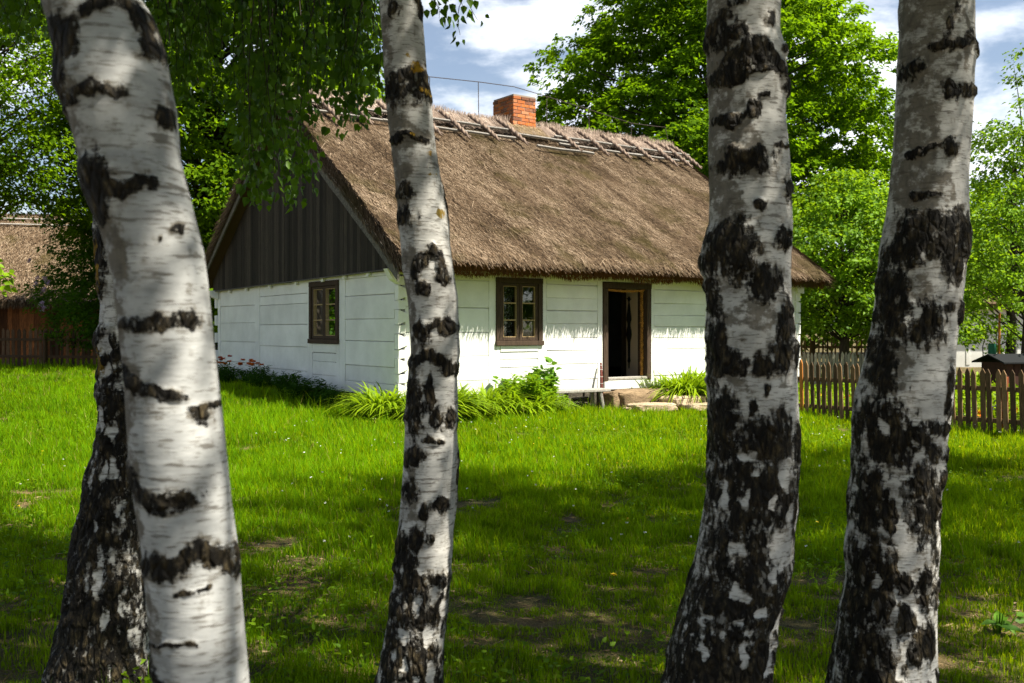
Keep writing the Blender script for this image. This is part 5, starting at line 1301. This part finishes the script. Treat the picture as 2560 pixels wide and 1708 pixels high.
# bushy herb and broad-leaved plant below the window
def leafy(name,label,x,y,n,h,rad,size,seed,mat,cat_='plant',group=None,shape=6,stems=20,ratio=.62):
    rr=np.random.default_rng(seed); g=gz1(x,y); root=empty(name,(x,y,g),0,label,cat_,group); P=[];D=[]; m=MB()
    for i in range(stems):
        a=rr.uniform(0,2*PI); r0=rad*math.sqrt(rr.random()); tx,ty=math.cos(a)*r0,math.sin(a)*r0; hh=h*rr.uniform(.65,1.1)*(1-.35*(r0/rad)**2)
        m.tube([(tx*.4,ty*.4,0),(tx*.8,ty*.8,hh*.6),(tx,ty,hh)],[.006,.005,.002],4,.5,False)
        k=n//stems; f=rr.uniform(.15,1.02,k); az=rr.uniform(0,2*PI,k)
        P.append(np.stack([tx*(.4+.6*f)+np.cos(az)*.012,ty*(.4+.6*f)+np.sin(az)*.012,hh*f],1)); D.append(np.stack([np.cos(az),np.sin(az),rr.normal(.2,.35,k)],1))
    P=np.concatenate(P);D=np.concatenate(D);k_=len(P)
    m.build('stem',mat,root); V,F,k=leaves(P,D,np.array([0,0,1.])+rr.normal(0,.35,(k_,3)),rr.uniform(.6,1.3,k_)*size,ratio,shape)
    fast_mesh('leaves',V,F,mat,root,{'tint':np.repeat(np.clip(rr.normal(.55,.22,k_),0,1),k)}); return root
x,y=hp(2.25,-.62); leafy('herb_bush','bushy lime-green herb under the window, left of the plank bench',x,y,4200,.76,.62,.10,301,M['herb'],stems=90,ratio=.45)
x,y=hp(2.85,-.75); leafy('herb_bush','small light herb clump at the left end of the plank bench',x,y,1300,.42,.38,.07,302,M['herb'],stems=30,ratio=.45)
x,y=hp(2.80,-.42); leafy('hollyhock','broad-leaved darker green plant rising beside the window sill above the bench',x,y,520,.98,.36,.15,303,M['bigleaf'],stems=24,ratio=.95)
x,y=hp(2.15,-.30); leafy('hollyhock','broad-leaved plant under the left half of the window',x,y,260,.80,.30,.14,304,M['bigleaf'],stems=16,ratio=.95)
x,y=hp(6.3,-.16); leafy('wall_weed','thin weed at the right foot of the door frame',x,y,60,.30,.10,.07,305,M['herb'],stems=6,ratio=.35)
# gable bed: dark leafy stems and orange flowers
GB='flower bed along the gable wall'
pos=[(7.6,'first'),(7.0,''),(6.4,''),(5.7,''),(5.0,''),(4.4,''),(3.9,''),(3.3,''),(2.7,''),(2.2,''),(1.6,''),(1.1,'')]
labs=['dark leafy plant at the left end of the gable bed, by the pale birch','orange-flowered leafy plant second from the left in the gable bed','red-flowered leafy plant under the left part of the gable wall','leafy plant with several orange flowers left of the gable window','leafy plant with orange flowers just left below the gable window','dark leafy stems under the left side of the gable window','tall dark leafy stems under the middle of the gable window','dark leafy stems under the right side of the gable window','dense dark leafy stems right of the gable window','dark leafy stems midway between gable window and corner','short dark stems near the day lilies at the corner','dark stems closest to the near cottage corner']
for i,((s,_),lab) in enumerate(zip(pos,labs)):
    x,y=hp(-.45-.12*(i%3),s); h=.40+.12*((i*7)%5)/4
    o=leafy('marigold' if i<5 else 'lily_stems',lab,x,y,520,h,.34,.11,320+i,M['darkherb'],group=GB,stems=20,ratio=.22)
    if i<5:
        rr_=np.random.default_rng(400+i); m=[]
        for k in range(4 if i in (0,1) else 7):
            c=np.array([rr_.uniform(-.28,.28)-.05,rr_.uniform(-.30,.05),h*rr_.uniform(.95,1.3)]); q=46; az=rr_.uniform(0,2*PI,q); P=np.tile(c,(q,1))+np.stack([0*az,0*az,rr_.uniform(0,.02,q)],1)
            D=np.stack([np.cos(az),np.sin(az),rr_.uniform(-.1,.7,q)],1); V,F,kk=leaves(P,D,np.tile([0,0,1.],(q,1))+.2*rr_.normal(0,1,(q,3)),.060,.5,4)
            tt=rr_.uniform(0,.25) if i in (2,) else rr_.uniform(.3,1); fast_mesh('flower',V,F,M['petal_orange'],o,{'tint':np.full(len(V),tt)})
x,y=hp(-1.0,2.6); leafy('wild_herb','light green wild herb in the long grass below the gable window',x,y,300,.30,.3,.05,340,M['herb'],stems=24,ratio=.4)
# garden behind the right fence
def garden():
    rr=np.random.default_rng(700); P=[];D=[];N_=[];T=[]
    n=52000; x=rr.uniform(5.0,13.5,n); y=rr.uniform(12.5,23.5,n)
    a=np.array([4.72,18.2]); b=np.array([8.9,12.45]); dr=(b-a)/np.linalg.norm(b-a); nn=np.array([-dr[1],dr[0]])
    dist=(np.stack([x,y],1)-a)@nn; k=(dist>.25)&(dist<4.4)&(y>12.6); x,y,dist=x[k],y[k],dist[k]; n=len(x)
    q=np.stack([x*1.1,y*1.1,x*0],1); hh=.22+.30*np.clip(vn(q,7)+.3,0,1)+.25*np.clip(vn(q*2.1,8),0,1)
    z=gz(x,y)+hh*np.sqrt(rr.random(n)); P=np.stack([x,y,z],1)
    D=rr.normal(0,.6,(n,3)); D[:,2]+=.5; NN=rr.normal(0,.5,(n,3))+np.array([0,0,1.])
    V,F,kk=leaves(P,D,NN,rr.uniform(.05,.15,n),.4,4); T=np.clip(.55+.25*vn(q*1.4,9)+rr.normal(0,.15,n),0,1)
    o=fast_mesh('garden_plants',V,F,M['lily'],attrs={'tint':np.repeat(T,kk)}); tag(o,'dense bright green garden plants growing behind the brown picket fence','garden plants',kind='stuff')
    for nm,mt,cnt,lab in (('blue_garden_flowers','petal_blue',9,'blue-violet flowers in the garden behind the brown picket fence'),('orange_garden_flowers','petal_orange',8,'orange and red flowers low in the garden behind the brown picket fence'),('yellow_garden_flowers','petal_yellow',7,'yellow flowers in the garden behind the brown picket fence')):
        P=[]
        for i in range(cnt):
            f=rr.uniform(.05,.95); p=a+dr*f*6.4+nn*rr.uniform(.3,.9); c=np.array([p[0],p[1],gz1(*p)+(rr.uniform(.25,.7) if nm[0]=='b' else rr.uniform(.08,.4))]); P.append(c+rr.normal(0,.03,(26,3)))
        P=np.concatenate(P); V,F,kk=leaves(P,rr.normal(0,1,P.shape),rr.normal(0,1,P.shape),.032,.8,4); o=fast_mesh(nm,V,F,M[mt],attrs={'tint':np.repeat(rr.random(len(P)),kk)}); tag(o,lab,'garden flowers',kind='stuff')
garden()
# single stalks that stand out in the foreground lawn
def stalk(name,label,xd,yb,dep,h,seed,kind):
    x,y,_=at(xd,yb,dep); g=gz1(x,y); root=empty(name,(x,y,g),0,label,'plant'); rr=random.Random(seed); m=MB()
    for k in range(1 if kind=='f' else 4):
        a=rr.uniform(-.5,.5); hh=h*rr.uniform(.75,1.0) if k else h
        pts=[(.0+.02*k+a*.35*hh*f*f,.02*k,hh*(f-.12*f**4)) for f in np.linspace(0,1,9)]; m.tube(pts,[.0025*(1-.5*f) for f in np.linspace(0,1,9)],4,.8,False)
        tip=pts[-1]
        if kind!='f':
            for j in range(14):
                f=.72+.28*j/14; i0=min(int(f*8),7); p=Vector(pts[i0]).lerp(Vector(pts[i0+1]),f*8-i0); m.tube([p,p+Vector((rr.uniform(-.02,.02)+a*.03,rr.uniform(-.02,.02),rr.uniform(-.01,.025)))],[.003,.0015],4,1,False)
    m.build('stem',M['herb'],root)
    if kind=='f':
        q=30; az=np.linspace(0,2*PI,q); V,F,kk=leaves(np.tile(tip,(q,1)),np.stack([np.cos(az),np.sin(az),.25+.3*np.sin(az*5)],1),np.tile([0,0,1.],(q,1)),.022,.5,4); fast_mesh('flower',V,F,M['petal_yellow'],root,{'tint':np.full(len(V),.6)})
stalk('yellow_flower','single yellow flower on a tall stem in the shaded lawn left of the black-patched birch',1420,1480,5.6,.22,1,'f')
stalk('grass_stalk','tall pale seeding grass stalks in the shade between the two right birches',1880,1535,5.0,.42,2,'g')
stalk('grass_stalk','thin seeding grass stalks in the lawn right of the slim middle birch',1540,1560,4.8,.30,5,'g')
for i,(xd,yb,dep,sz) in enumerate([(280/1.0-20,1420,5.6,.13),(2290,1500,5.2,.12)]):
    x,y,_=at(xd,yb,dep); leafy('dock_plant',['pale broad-leaved weed at the foot of the dark birch on the left','low leafy weed in the shaded grass at the lower right'][i],x,y,14,.14,.12,sz,500+i,M['bigleaf'],stems=5,ratio=.5)

# ------------------------------------------------------------------ sky, sun, camera
w=bpy.data.worlds.new('World'); scene.world=w; w.use_nodes=True; nt=w.node_tree; bg=nt.nodes['Background']
sky=nt.nodes.new('ShaderNodeTexSky'); sky.sky_type='NISHITA'; sky.sun_disc=False; sky.sun_elevation=SUN_EL
sky.sun_rotation=math.atan2(SUN_XY.x,SUN_XY.y); sky.air_density=1.0; sky.dust_density=.6; sky.ozone_density=1.5
def nn_(t,**k):
    x=nt.nodes.new(t)
    for a,b in k.items(): setattr(x,a,b)
    return x
tc=nn_('ShaderNodeTexCoord'); mp=nn_('ShaderNodeMapping'); mp.inputs['Scale'].default_value=(1.0,1.0,2.6); mp.inputs['Location'].default_value=(.9,.35,.15)
nt.links.new(tc.outputs['Generated'],mp.inputs['Vector'])
def wn(scale,det,rough,dist=0):
    x=nn_('ShaderNodeTexNoise'); x.inputs['Scale'].default_value=scale; x.inputs['Detail'].default_value=det; x.inputs['Roughness'].default_value=rough; x.inputs['Distortion'].default_value=dist; nt.links.new(mp.outputs[0],x.inputs['Vector']); return x.outputs['Fac']
r1=nn_('ShaderNodeMapRange'); r1.interpolation_type='SMOOTHSTEP'; nt.links.new(wn(3.4,8,.58,.2),r1.inputs[0])
for q_,v_ in zip((1,2,3,4),(.45,.62,.10,.97)): r1.inputs[q_].default_value=v_
sx_=nn_('ShaderNodeSeparateXYZ'); nt.links.new(tc.outputs['Generated'],sx_.inputs[0])
hi=nn_('ShaderNodeMapRange'); nt.links.new(sx_.outputs[2],hi.inputs[0])
for q_,v_ in zip((1,2,3,4),(.34,.55,1.0,.04)): hi.inputs[q_].default_value=v_
ml=nn_('ShaderNodeMath',operation='MULTIPLY'); nt.links.new(r1.outputs[0],ml.inputs[0]); nt.links.new(hi.outputs[0],ml.inputs[1])
r2=nn_('ShaderNodeValToRGB'); nt.links.new(wn(6,5,.6),r2.inputs['Fac']); r2.color_ramp.elements[0].position=.35; r2.color_ramp.elements[1].position=.68
r2.color_ramp.elements[0].color=(9.8,10.4,11.4,1); r2.color_ramp.elements[1].color=(13.0,13.2,13.5,1)
mx=nn_('ShaderNodeMix',data_type='RGBA'); nt.links.new(ml.outputs[0],mx.inputs['Factor']); nt.links.new(sky.outputs[0],mx.inputs[6]); nt.links.new(r2.outputs['Color'],mx.inputs[7])
nt.links.new(mx.outputs[2],bg.inputs['Color']); bg.inputs['Strength'].default_value=.05
sl_=bpy.data.lights.new('sun','SUN'); sl_.energy=5.0; sl_.angle=math.radians(.53); sl_.color=(1,.94,.80)
so=bpy.data.objects.new('sun',sl_); COL.objects.link(so)
sd=Vector((SUN_XY.x*math.cos(SUN_EL),SUN_XY.y*math.cos(SUN_EL),math.sin(SUN_EL))); so.rotation_euler=sd.to_track_quat('Z','Y').to_euler(); so.location=(10,-5,20)
cd=bpy.data.cameras.new('camera'); cam=bpy.data.objects.new('camera',cd); COL.objects.link(cam); scene.camera=cam
cam.location=(0,0,CAMH); cam.rotation_euler=(PI/2,0,0); cd.sensor_width=36; cd.lens=FPX/2560*36; cd.shift_y=-(854-HY)/2560; cd.clip_end=2000; cd.clip_start=.05
cd.dof.use_dof=True; cd.dof.focus_distance=9; cd.dof.aperture_fstop=4.5
vs=scene.view_settings; vs.view_transform='Standard'; vs.look='None'; vs.exposure=1.38; vs.gamma=1
scene.cycles.max_bounces=8; scene.cycles.diffuse_bounces=3; scene.cycles.transparent_max_bounces=12; scene.cycles.use_denoising=True; scene.cycles.denoiser='OPENIMAGEDENOISE'; scene.cycles.denoising_input_passes='RGB_ALBEDO_NORMAL'; scene.cycles.denoising_prefilter='NONE'; scene.cycles.sample_clamp_indirect=1.5; scene.cycles.use_adaptive_sampling=False
